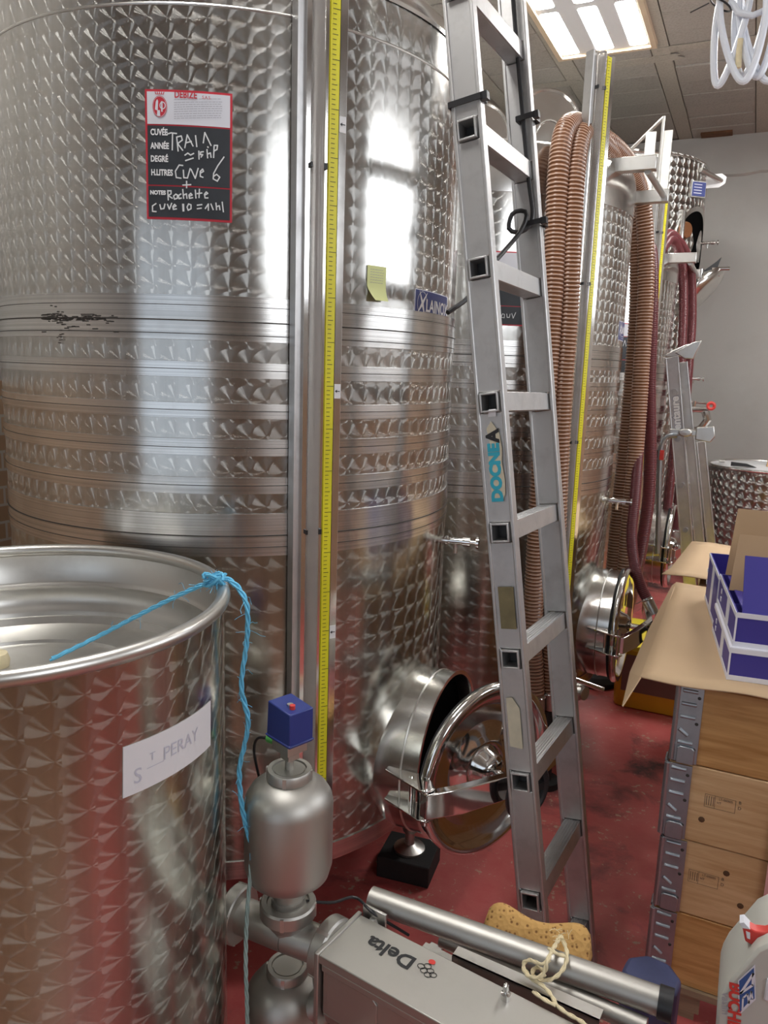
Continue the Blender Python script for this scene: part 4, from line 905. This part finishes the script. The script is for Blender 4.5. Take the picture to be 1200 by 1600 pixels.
flap(b2, [(.012, .366, .082), (.41, .366, .082), (.41, .41, .255), (.03, .41, .262)], M['kraft_dark'], 'back_flap')
flap(b2, [(.004, .20, .082), (.41, .20, .082), (.41, .25, .215), (.020, .25, .220)], M['kraft_dark'], 'divider_flap')
flap(b2, [(.016, .02, .080), (.016, .35, .080), (.40, .35, .050), (.40, .02, .050)], M['box_blue'], 'inner_leaf')
b3 = blue_box(bx+BD*.40+BR*.006+Vector((0, 0, 0)), .40, .30, .15, 'taller blue and white carton standing behind the front two', True)

# ------------------------------------------------------------------ yellow tub behind
yt = thing('yellow_tub', 'yellow plastic tub with a brown-grey front panel on the red floor', 'tub', (-.47, 3.66, 0))
b = MB(); pr = []
for (x, y) in ((.0, .0), (.62, .0), (.62, .42), (.0, .42)):
    pr.append((x, y))
def rrect(w, d, r, x0=0, y0=0, n=5):
    out = []
    for cx, cy, a0 in ((w-r, r, -90), (w-r, d-r, 0), (r, d-r, 90), (r, r, 180)):
        for i in range(n+1): a = math.radians(a0+90*i/n); out.append((x0+cx+r*math.cos(a), y0+cy+r*math.sin(a)))
    return out
b.hexa([(x, y, .002) for x, y in rrect(.60, .40, .05, .01, .01)], [(x, y, .295) for x, y in rrect(.62, .42, .05)]); b.build('tub_body', M['plastic_yellow'], yt, bev=.006)
MB().hexa([(x, y, .297) for x, y in rrect(.65, .45, .05, -.015, -.015)], [(x, y, .325) for x, y in rrect(.65, .45, .05, -.015, -.015)]).build('tub_lid', M['lid_yellow'], yt, bev=.006)
MB().add([(.045, .0015, .09), (.58, .0015, .09), (.58, -.004, .275), (.045, -.004, .275)], [(0, 1, 2, 3)]).build('tub_panel', M['panel_brown'], yt, smooth=0)
# outlet ball valve by the second tank
c = at_d(903, 1080, 2.90); vv = thing('ball_valve', 'steel outlet valve with chrome lever low by the second tank', 'valve', (c.x, c.y, 0)); e = at_d(858, 1108, 2.84)-Vector((c.x, c.y, 0))
b = MB(); b.cyl(e, (0, 0, c.z), .024); b.cyl((-.02, .0, c.z), (.012, 0, c.z-.002), .034); b.cyl((.008, 0, c.z), (.03, -.01, c.z), .027); b.build('valve_body', M['dull'], vv); MB().cyl((-.025, 0, c.z), (-.025, 0, c.z+.07), .015).build('valve_stem', M['dull'], vv)
q0 = at_d(890, 1058, 2.88)-Vector((c.x, c.y, 0)); q1 = at_d(943, 1078, 2.9)-Vector((c.x, c.y, 0)); MB().cyl(q0, q1, .009, .011).build('lever', M['bright'], vv); b = MB(); b.cyl(e, (e.x, e.y, .02), .028); b.cyl((e.x, e.y, 0), (e.x, e.y, .025), .06); b.build('standpipe', M['rubber'], vv)
c = at_z(918, 1068, .03); fb = MB().lathe([(1e-4, 0), (.11, 0), (.12, .03), (.10, .055), (1e-4, .06)], 28).build('rubber_pad', M['rubber']); fb.location = (c.x+.02, c.y+.12, 0); tag(fb, 'black round rubber pad on the floor by the second tank', 'pad')

# ------------------------------------------------------------------ vat by the back wall and things on it
c = at_z(1165, 735, .95); fv = thing('steel_vat', 'low marbled steel vat by the back wall', 'vat', (.17, 6.35, 0))
MB().lathe([(.02, .06), (.41, .06), (.42, .08), (.42, .95)], 96).build('vat_wall', M['far_marbled'], fv, smooth=30); MB().torus(.42, .011, T(0, 0, .95), 96, 8).build('rolled_rim', M['smooth'], fv); MB().lathe([(.415, .945), (.2, .96), (1e-4, .965)], 64).build('vat_lid', M['lamp_panel'], fv)
for a in (30, 150, 270): MB().cyl((.3*math.cos(math.radians(a)), .3*math.sin(math.radians(a)), 0), (.3*math.cos(math.radians(a)), .3*math.sin(math.radians(a)), .07), .02).build('leg', M['dull'], fv)
o = MB().cyl((0, 0, 0), (.03, .12, .24), .013, .011, 12).build('wooden_stick', M['wood_new']); o.location = (.155, 6.22, .962); tag(o, 'short wooden stick leaning up on the far vat', 'stick')
o = MB().prism([(-.085, 0), (.085, 0), (.02, .022), (-.085, .028)], .03, frame((0, 0, 0), (1, 0, 0), (0, 0, 1), (0, -1, 0))).build('black_scraper', M['black']); o.location = (-.005, 6.12, .962); tag(o, 'small black scraper lying on the far vat', 'tool')
o = MB().cyl((-.02, 0, .012), (.02, 0, .012), .012, None, 12).build('pipe_fitting', M['dull']); o.location = (-.155, 6.25, .962); tag(o, 'tiny grey pipe fitting on the far vat\'s edge', 'fitting')

# ------------------------------------------------------------------ folded sectional ladder
DC = 4.25
fl2 = thing('folding_ladder', 'folded aluminium sectional ladder standing by the back wall, lettered in white', 'ladder', (at_d(1090, 850, DC).x, at_d(1090, 850, DC).y, 0))
fo = lambda px, py, D=DC: at_d(px, py, D)-fl2.location
def railp(t, a, bt, w, d, D0, D1, name='rail'):
    p0, p1 = fo(*a, D0), fo(*bt, D1); dr = _n(p1-p0); k = (0-p0.z-fl2.location.z)/dr.z; p1 = p0+dr*k
    x = _n(Vector((1, 0, 0))-dr*dr.x); y = dr.cross(x); L = (p1-p0).length; Fm = frame((p0+p1)/2, x, y, dr)
    b = MB(); b.box((0, 0, 0), (w, d*.7, L), Fm); b.box((w/2-.003, 0, 0), (.006, d, L), Fm); b.box((-w/2+.003, 0, 0), (.006, d, L), Fm)
    return b.build(name, M['alu'], t, bev=.0015), Fm, L
r1, F1, L1 = railp(fl2, (1050, 558), (1073, 850), .062, .03, DC-.1, DC-.02)
r2, F2, L2 = railp(fl2, (1066, 566), (1093, 850), .05, .03, DC+.0, DC+.08)
r3, F3, L3 = railp(fl2, (1095, 690), (1111, 850), .045, .03, DC+.12, DC+.18)
for k in range(6): 
    z = -.1+.25*k; p0 = F1 @ Vector((0, .02, L1*(.1+.14*k)-L1/2)); p1 = F2 @ Vector((0, .02, L2*(.1+.14*k)-L2/2)); MB().cyl(p0, p1+Vector((0, .2, 0)), .014).build('rung', M['alu'], fl2)
b = MB(); 
c = fo(1062, 548, DC-.08)
b.prism([(-.075, -.03), (-.03, .0), (.03, .03), (.075, .035), (.085, .01), (.03, -.02), (-.01, -.035)], .06, frame(c+Vector((0, .03, 0)), (1, 0, 0), (0, 0, 1), (0, -1, 0))); b.prism([(-.03, -.02), (.05, .03), (.09, .04), (.06, -.05), (.02, -.05)], .03, frame(c+Vector((.01, -.01, .01)), (1, 0, 0), (0, 0, 1), (0, -1, 0))); b.build('rail_cap', M['dull'], fl2, bev=.004)
c = fo(1078, 676, DC-.08); b = MB()
b.box((c.x, c.y, c.z), (.19, .05, .03)); b.prism([(-.03, -.03), (.04, -.04), (.06, -.01), (.05, .04), (-.03, .03)], .03, frame(c+Vector((.06, -.01, 0)), (1, 0, 0), (0, 0, 1), (0, -1, 0))); b.lathe([(1e-4, .01), (.03, .008), (.034, 0)], 20, frame(c+Vector((-.02, -.026, 0)), (1, 0, 0), (0, 0, .6), (0, -1, 0))); b.build('clamp', M['dull'], fl2, bev=.004)
MB().tube(spline([fo(1058, 680, DC-.1), fo(1044, 682, DC-.1), fo(1034, 696, DC-.1), fo(1031, 730, DC-.1), fo(1029, 800, DC-.1), fo(1027, 870, DC-.1)], .02), .013, 10).build('stay_tube', M['galv'], fl2)
MB().box(tuple(fo(1034, 711, DC-.115)), (.02, .01, .05)).build('red_tag', M['red_plastic'], fl2)
b = MB(); g = lambda u, v: F1 @ Vector((-v, .018 if F1.col[1][1] > 0 else -.018, -u)) if False else F1 @ Vector((0, 0, 0))
# white lettering up the first rail, on the side that faces the room
sgn = -1 if (F1.to_3x3() @ Vector((0, 1, 0))).y > 0 else 1
xs = 1 if (F1.to_3x3() @ Vector((1, 0, 0))).x > 0 else -1; zs = 1 if (F1.to_3x3() @ Vector((0, 0, 1))).z > 0 else -1
zc = (640-558)/(850-558)
def lf(u, v): return F1 @ Vector((-v*xs, sgn*.0125, zs*(u+L1*.5-.29)))
text_mb(b, 'centaure', .054, lf, bold=.002); b.build('lettering', M['white'], fl2, smooth=0)
b = MB(); text_mb(b, 'centaure', .054, lambda u, v: F1 @ Vector((-v*xs, sgn*.0119, zs*(u+L1*.5-.29))), bold=.006); b.build('letter_outline', M['grey_print'], fl2, smooth=0)
# ------------------------------------------------------------------ piston pump on a trolley in the foreground
HT = .50
pa = at_z(548, 1427, HT); pb = at_z(505, 1492, HT); pe = at_z(870, 1592, HT)
dx_ = _n(pe-pa); dy_ = Vector((-dx_.y, dx_.x, 0)); wid = abs((pa-pb).dot(dy_))+.004
PO = Vector((pb.x, pb.y, 0)); pr_ = math.atan2(dx_.y, dx_.x)
pump = thing('piston_pump', 'steel piston pump with two round pressure vessels and a long grey housing', 'pump', PO, pr_)
ML = T(*PO) @ RZ(pr_); MI = ML.inverted()
pl_ = lambda p: MI @ Vector(p)
hl = .62; hb = .345
b = MB(); w0 = wid
b.hexa([(0, .012, hb), (hl, .012, hb), (hl, w0-.012, hb), (0, w0-.012, hb)], [(0, 0, hb+.03), (hl, 0, hb+.03), (hl, w0, hb+.03), (0, w0, hb+.03)])
b.hexa([(0, 0, hb+.03), (hl, 0, hb+.03), (hl, w0, hb+.03), (0, w0, hb+.03)], [(0, 0, HT-.018), (hl, 0, HT-.018), (hl, w0, HT-.018), (0, w0, HT-.018)])
hs_ = b.build('housing', M['bead'], pump, bev=.003)
b = MB(); b.box((hl/2-.004, w0/2, HT-.009), (hl+.008, w0+.010, .018)); b.box((hl/2, -.003, HT-.024), (hl, .004, .014)); b.build('housing_cover', M['bead'], pump, bev=.003)
b = MB(); b.prism([(.012, hb+.035), (.115, hb+.035), (.125, hb+.045), (.125, HT-.04), (.115, HT-.03), (.012, HT-.03)], .004, frame((0, .0005, 0), (1, 0, 0), (0, 0, 1), (0, -1, 0))); b.build('side_panel', M['bead'], pump, bev=.001)
q = pl_(at_y(603, 1583, PO.y)); MB().lathe([(1e-4, .009), (.006, .009), (.0075, 0)], 6, frame((.115, -.003, hb+.045), (1, 0, 0), (0, 0, 1), (0, -1, 0))).build('bolt', M['bright'], pump)
MB().box((-.010, w0/2, (HT+hb)/2-.002), (.010, w0+.018, HT-hb+.012)).build('end_flange', M['bead'], pump, bev=.002)
g = lambda p: pl_(at_z(*p, HT+.0008))
c = g((610, 1487)); b = MB(); text_mb(b, 'Delta', .045, lambda u, v: (c.x-u, c.y-v, HT+.0008), bold=.0012, sx=1.05); b.build('lettering', M['black'], hs_, smooth=0)
gc = g((667, 1516)); b = MB(); r_ = .0068
for (i, j) in ((-1.5, .2), (-.4, -.75), (-.45, 1.0), (.65, .2), (.7, 1.6), (1.6, .9)):
    cx, cy = gc.x+i*r_*1.35, gc.y-j*r_*1.1+.004
    for k in range(14): a0, a1 = 2*PI*k/14, 2*PI*(k+1)/14; ribbon(b, [(cx+r_*math.cos(a0), cy+r_*.85*math.sin(a0)), (cx+r_*math.cos(a1), cy+r_*.85*math.sin(a1))], .0014, lambda u, v: (u, v, HT+.0009))
b.build('grape_emblem', M['black'], hs_, smooth=0)
rd = g((675, 1503)); MB().add([(rd.x+.007*math.cos(2*PI*k/16), rd.y+.006*math.sin(2*PI*k/16), HT+.0010) for k in range(16)], [tuple(range(16))]).build('red_dot', M['red_plastic'], hs_, smooth=0)
bt = g((790, 1560)); MB().lathe([(1e-4, .030), (.005, .028), (.006, .020), (.004, .018), (.004, .012), (.009, .011), (.009, 0), (1e-4, 0)], 14, T(bt.x, bt.y, HT)).build('stud', M['bright'], pump)
b = MB(); b.box((.02, w0+.016, HT-.02), (.055, .006, .075)); o = b.build('bracket_plate', M['dull'], pump, bev=.001); MB().lathe([(1e-4, .008), (.010, .008), (.012, 0)], 6, frame((.02, w0+.013, HT-.01), (1, 0, 0), (0, 0, 1), (0, -1, 0))).build('bolt', M['dull'], o)
# guide rods and rail behind the housing
ra, rb = pl_(at_z(580, 1404, .505)), pl_(at_z(1040, 1568, .505)); MB().cyl(ra, rb, .0245, None, 32).build('upper_tube', M['bead'], pump)
MB().cyl(rb-_n(rb-ra)*.012, rb+_n(rb-ra)*.012, .028, .028, 24).build('tube_cap', M['black'], pump)
rc, rd_ = pl_(at_z(690, 1466, .470)), pl_(at_z(1010, 1606, .470)); MB().cyl(rc, rd_, .0165, None, 28).build('lower_tube', M['bead'], pump)
u_ = _n(rd_-rc); s0 = pl_(at_z(712, 1484, .500)); s1 = pl_(at_z(940, 1585, .500)); v_ = _n(s1-s0); n_ = Vector((-v_.y, v_.x, 0))
b = MB(); b.hexa([s0-n_*.016+Vector((0, 0, -.004)), s1-n_*.016+Vector((0, 0, -.004)), s1+n_*.012+Vector((0, 0, -.004)), s0+n_*.012+Vector((0, 0, -.004))], [s0-n_*.016, s1-n_*.016, s1+n_*.012, s0+n_*.012]); b.hexa([s0-n_*.016+Vector((0, 0, -.05)), s1-n_*.016+Vector((0, 0, -.05)), s1-n_*.012+Vector((0, 0, -.05)), s0-n_*.012+Vector((0, 0, -.05))], [s0-n_*.016, s1-n_*.016, s1-n_*.012, s0-n_*.012]); b.build('guide_rail', M['dull'], pump)
mc = pl_(at_z(1010, 1550, .46)); b = MB(); b.hexa([(mc.x+.055*math.cos(2*PI*i/8+.39), mc.y+.03+.055*math.sin(2*PI*i/8+.39), .30) for i in range(8)], [(mc.x+.055*math.cos(2*PI*i/8+.39), mc.y+.03+.055*math.sin(2*PI*i/8+.39), .475) for i in range(8)]); b.build('motor', M['dark_blue'], pump, bev=.008)
# trolley under it
for x in (.08, .54):
    for y in (-.02, w0+.16): MB().box((x, y, .21), (.03, .03, .30)).build('frame_leg', M['dull'], pump, bev=.002)
MB().box((.31, w0/2+.07, .065), (.58, .24, .02)).build('trolley_deck', M['dull'], pump); MB().box((.31, w0+.145, .35), (.50, .03, .03)).build('cross_bar', M['dull'], pump)
for x in (.1, .52):
    for y in (-.03, w0+.17): MB().lathe([(1e-4, -.015), (.05, -.015), (.055, -.008), (.055, .008), (.05, .015), (1e-4, .015)], 24, frame((x, y, .055), (1, 0, 0), (0, 0, 1), (0, -1, 0))).build('wheel', M['rubber'], pump)
# T pipe, unions and pressure vessels
VA = pl_(Vector((-.727, 1.16, 0))); zp = .458
Le = pl_(at_z(372, 1428, zp)); Re = Vector((-.012, w0/2, zp)); Tc = Vector((VA.x, VA.y, zp))
MB().cyl(Re, Tc, .036, None, 28).build('pipe', M['bead'], pump); MB().cyl(Tc, Le, .036, None, 28).build('pipe', M['bead'], pump); dl = _n(Le-Tc)
MB().cyl(Le+dl*.03, Le+dl*.13, .03, None, 24).build('inlet_pipe', M['dull'], pump)
def union(c, d, r, name='union_nut', h=.026):
    o = MB().lathe([(r*.50, 0), (r*.95, 0), (r, .003), (r, h-.004), (r*.94, h), (r*.76, h), (r*.74, h-.004), (r*.50, h-.004)], 40, axis_frame(c, d)).build(name, M['bead'], pump, smooth=35)
    A = axis_frame(c, d)
    for k in range(4): MB().box((0, 0, h/2), (.004, .007, h*.9), A @ RZ(k*PI/2+.5) @ T(r-.001, 0, 0)).build('spanner_slot', M['dull'], o, smooth=0)
    return o
union(Re-Vector((.032, 0, 0)), (1, 0, 0), .060, h=.03); union(Le-dl*.012, dl, .058, h=.03)
MB().cyl(Tc, Tc+Vector((0, 0, .085)), .033, .033, 28).build('riser', M['bead'], pump); union(Tc+Vector((0, 0, .046)), (0, 0, 1), .056, h=.030); MB().lathe([(.036, .022), (.052, .046)], 28, T(*Tc)).build('riser_cone', M['bead'], pump)
zt, zb2, rv_ = .802, .585, .0860
MB().lathe([(.029, zb2-.045), (.030, zb2-.012), (.045, zb2-.004), (.068, zb2+.003), (.080, zb2+.014), (rv_, zb2+.036), (rv_, zt-.052), (.083, zt-.038), (.074, zt-.023), (.060, zt-.011), (.045, zt-.004), (.03, zt), (1e-4, zt)], 64, T(VA.x, VA.y, 0)).build('pressure_vessel', M['bead'], pump, smooth=50)
union(Vector((VA.x, VA.y, zt-.004)), (0, 0, 1), .044, h=.022); MB().lathe([(1e-4, zt+.0165), (.030, zt+.0165), (.030, zt)], 32, T(VA.x, VA.y, 0)).build('vessel_cap', M['bead'], pump)
MB().cyl((VA.x, VA.y, zt), (VA.x, VA.y, zt+.055), .0085).build('sensor_stem', M['bead'], pump)
S = T(VA.x, VA.y, 0) @ RZ(math.radians(-12))
b = MB(); b.box((0, 0, zt+.068), (.050, .046, .024), S); b.box((.004, -.002, zt+.050), (.026, .026, .02), S); sb = b.build('sensor_base', M['dull'], pump, bev=.001)
b = MB(); b.hexa([S @ Vector(p) for p in ((-.036, -.028, zt+.078), (.036, -.028, zt+.078), (.036, .028, zt+.078), (-.036, .028, zt+.078))], [S @ Vector(p) for p in ((-.033, -.027, zt+.152), (.036, -.027, zt+.146), (.036, .028, zt+.146), (-.033, .028, zt+.152))]); b.box((0, 0, zt+.083), (.076, .060, .004), S); sc_ = b.build('sensor_case', M['blue_case'], pump, bev=.003)
MB().cyl(S @ Vector((.018, -.008, zt+.146)), S @ Vector((.018, -.008, zt+.155)), .0055, None, 14).build('red_button', M['red_plastic'], sc_); MB().cyl(S @ Vector((.006, -.004, zt+.147)), S @ Vector((.006, -.004, zt+.152)), .006, None, 14).build('screw', M['dull'], sc_)
gq = S @ Vector((-.028, -.004, zt+.058)); ge = S @ Vector((-.062, -.004, zt+.056)); MB().cyl(S @ Vector((-.02, 0, zt+.062)), ge, .009, .0085, 14).build('cable_plug', M['green'], pump)
MB().tube(spline([ge, ge+Vector((-.03, 0, -.01)), ge+Vector((-.048, .01, -.05)), ge+Vector((-.05, .03, -.13)), ge+Vector((-.05, .05, -.25))], .008), .0028, 8).build('sensor_cable', M['black'], pump)
# lower vessel
LVp = pl_(at_z(449, 1512, .355)); zt2 = .345
MB().lathe([(.02, .075), (.07, .085), (rv_, .12), (rv_, zt2-.058), (.081, zt2-.036), (.066, zt2-.015), (.05, zt2-.004), (1e-4, zt2)], 56, T(LVp.x, LVp.y, 0)).build('lower_vessel', M['bead'], pump, smooth=50)
union(Vector((LVp.x, LVp.y, zt2-.004)), (0, 0, 1), .043, h=.022); MB().lathe([(1e-4, zt2+.0165), (.029, zt2+.0165), (.029, zt2)], 32, T(LVp.x, LVp.y, 0)).build('vessel_cap', M['bead'], pump)
MB().cyl((LVp.x, LVp.y, .0), (LVp.x, LVp.y, .09), .03).build('vessel_foot', M['dull'], pump)
MB().tube(spline([(LVp.x+.07, LVp.y, .30), (LVp.x+.10, LVp.y+.01, .33), (-.03, w0*.45, .40), (-.012, w0*.5, .42)], .01), .03, 16).build('elbow', M['bead'], pump)
MB().tube(spline([pl_(at_z(478, 1408, .53)), pl_(at_z(520, 1410, .52)), pl_(at_z(555, 1402, .515)), pl_(at_z(585, 1428, .51)), pl_(at_z(640, 1462, .45))], .01), .003, 8).build('signal_cable', M['black'], pump)
# sponge and string lying on the pump
sc0 = at_z(758, 1462, .475); sc1 = at_z(908, 1505, .475); ax_ = _n(sc1-sc0); L = (sc1-sc0).length+.03; b = MB(); n1, n2 = 28, 18; vs = []
for i in range(n1+1):
    t_ = i/n1; x = (t_-.5)*L; e = math.sqrt(max(0, 1-(2*t_-1)**6)); hw = (.040-.012*math.cos((t_-.5)*2*PI)*1.0+.006)*e+.001
    for k in range(n2): a = 2*PI*k/n2; c_, s_ = math.cos(a), math.sin(a); vs.append((x, hw*math.copysign(abs(c_)**.6, c_), .028*e*math.copysign(abs(s_)**.6, s_)))
b.add(vs, [(i*n2+k, i*n2+(k+1) % n2, (i+1)*n2+(k+1) % n2, (i+1)*n2+k) for i in range(n1) for k in range(n2)]+[tuple(range(n2)), tuple(n1*n2+k for k in range(n2))])
sp_ = b.build('sponge', M['sponge'], smooth=70); cpt = (sc0+sc1)/2+Vector((0, .0, 0)); sp_.location = (cpt.x, cpt.y+.035, .468); sp_.rotation_euler = (math.radians(48), 0, math.atan2(ax_.y, ax_.x)); tag(sp_, 'tan peanut-shaped sponge behind the pump\'s long tube', 'sponge')
sr = thing('cream_string', 'tangled cream string looped round the pump\'s long tube', 'string', at_z(850, 1490, .53)); zl = lambda x, y, z: at_z(x, y, z)-sr.location
b = MB(); r_ = .0034
for pts in ([(876, 1462, .545), (866, 1480, .548), (856, 1500, .548), (850, 1520, .530), (838, 1528, .52), (822, 1522, .515), (818, 1506, .52), (828, 1500, .53), (846, 1506, .54), (858, 1500, .545)],
            [(876, 1462, .545), (884, 1480, .545), (886, 1496, .54), (880, 1514, .53), (866, 1528, .52), (848, 1532, .512), (832, 1524, .512), (836, 1512, .52), (846, 1514, .525), (852, 1526, .517)],
            [(820, 1516, .512), (832, 1530, .512), (850, 1542, .510), (862, 1556, .508), (870, 1570, .507), (884, 1582, .506), (905, 1594, .506), (930, 1612, .506)],
            [(834, 1550, .507), (848, 1560, .508), (862, 1568, .508), (872, 1572, .508)], [(858, 1482, .55), (870, 1490, .55), (884, 1494, .545)]):
    P = spline([zl(*p) for p in pts], .004)
    for k in range(2): b.tube([p+Vector((.0018*math.cos(i*.7+k*PI), .0018*math.sin(i*.7+k*PI), 0)) for i, p in enumerate(P)], r_*.75, 7)
b.build('string_loops', M['cream'], sr)
b = MB()
for k in range(24):
    p = zl(876+random.gauss(0, 5), 1464+random.gauss(0, 6), .548); d = Vector((random.gauss(0, 1), random.gauss(0, 1), random.gauss(.3, .7))); d.normalize(); b.tube([p, p+d*.008, p+d*.014+Vector((0, 0, -.003))], .0005, 3, cap=False)
b.build('loose_fibres', M['cream'], sr, kind='stuff')
spl = pl_(Vector((sp_.location.x, sp_.location.y, 0))); MB().box((spl.x, spl.y+.012, .436), (.20, .05, .006)).build('rear_tray', M['dull'], pump); MB().box((spl.x, spl.y+.012, .40), (.02, .03, .07)).build('tray_bracket', M['dull'], pump)
# ------------------------------------------------------------------ grey control box at the right edge
YB = 1.25; bq = at_y(1160, 1560, YB); cb_ = thing('control_box', 'grey plastic control box with blue and white emblem in the right corner', 'control box', (bq.x, YB, 0))
bl = lambda px, py: (at_y(px, py, YB).x-bq.x, at_y(px, py, YB).z)
b = MB(); b.prism([bl(*p) for p in ((1116, 1640), (1121, 1572), (1126, 1556), (1136, 1538), (1184, 1484), (1206, 1474), (1300, 1474), (1300, 1640))], .14, frame((0, .14, 0), (1, 0, 0), (0, 0, 1), (0, -1, 0)))
bx_ = b.build('box_body', M['plastic_grey'], cb_, bev=.005)
zz = lambda px, py, d=-.0012: (bl(px, py)[0], d, bl(px, py)[1])
st_ = MB().add([zz(1153, 1531), zz(1180, 1506), zz(1181, 1561), zz(1154, 1586)], [(0, 1, 2, 3)]).build('emblem_border', M['box_white'], bx_, smooth=0)
MB().add([zz(1155, 1532, -.0016), zz(1178, 1511, -.0016), zz(1179, 1559, -.0016), zz(1156, 1580, -.0016)], [(0, 1, 2, 3)]).build('emblem_field', plain('emblem_blue', (.03, .10, .30), .4), st_, smooth=0)
b = MB(); fz = lambda u, v: (zz(0, 0)[0]*0+u, -.0020, v)
e0, e1, e2 = bl(1157, 1551), bl(1177, 1520), bl(1176, 1538)
for a, c in ((e0, e1), (e1, e2), (e2, e0)): ribbon(b, [a, c], .0035, lambda u, v: (u, -.0020, v))
for st in ([(1160, 1576), (1161, 1558), (1168, 1552), (1170, 1566), (1174, 1548), (1176, 1560), (1162, 1575)],): ribbon(b, [bl(*p) for p in st], .0025, lambda u, v: (u, -.0020, v))
b.build('emblem_mark', M['box_white'], st_, smooth=0)
def vtext(s, px, py, size, mat, ang, bold=0):
    o = bl(px, py); ca, sa = math.cos(ang), math.sin(ang); b = MB(); text_mb(b, s, size, lambda u, v: (o[0]+u*ca-v*sa, -.0014, o[1]+u*sa+v*ca), bold=bold, align='CENTER'); b.build('lettering', mat, bx_, smooth=0)
vtext('BUCHER', 1147, 1577, .026, M['red_plastic'], math.radians(-86), .0012); vtext('vaslin', 1134, 1568, .019, M['grey_print'], math.radians(-84))
MB().box((bl(1200, 1560)[0], -.002, bl(1200, 1545)[1]), (.012, .004, .04)).build('indicator', M['sign_white'], bx_, bev=.002)
b = MB(); b.prism([bl(*p) for p in ((1158, 1462), (1164, 1490), (1182, 1500), (1215, 1480), (1215, 1470), (1196, 1476), (1180, 1474))], .02, frame((0, .05, 0), (1, 0, 0), (0, 0, 1), (0, -1, 0))); lv = b.build('red_lever', M['red_plastic'], cb_, bev=.002)
b = MB(); b.prism([bl(*p) for p in ((1155, 1460), (1162, 1459), (1172, 1470), (1160, 1468))], .022, frame((0, .051, 0), (1, 0, 0), (0, 0, 1), (0, -1, 0))); b.prism([bl(*p) for p in ((1165, 1473), (1172, 1476), (1172, 1486), (1167, 1484))], .0215, frame((0, .0505, 0), (1, 0, 0), (0, 0, 1), (0, -1, 0))); b.build('lever_edge', M['sign_white'], lv)
b = MB(); b.box((.08, .07, .24), (.06, .06, .48)); b.box((.08, .07, .01), (.2, .16, .02)); b.build('stand', M['dull'], cb_)
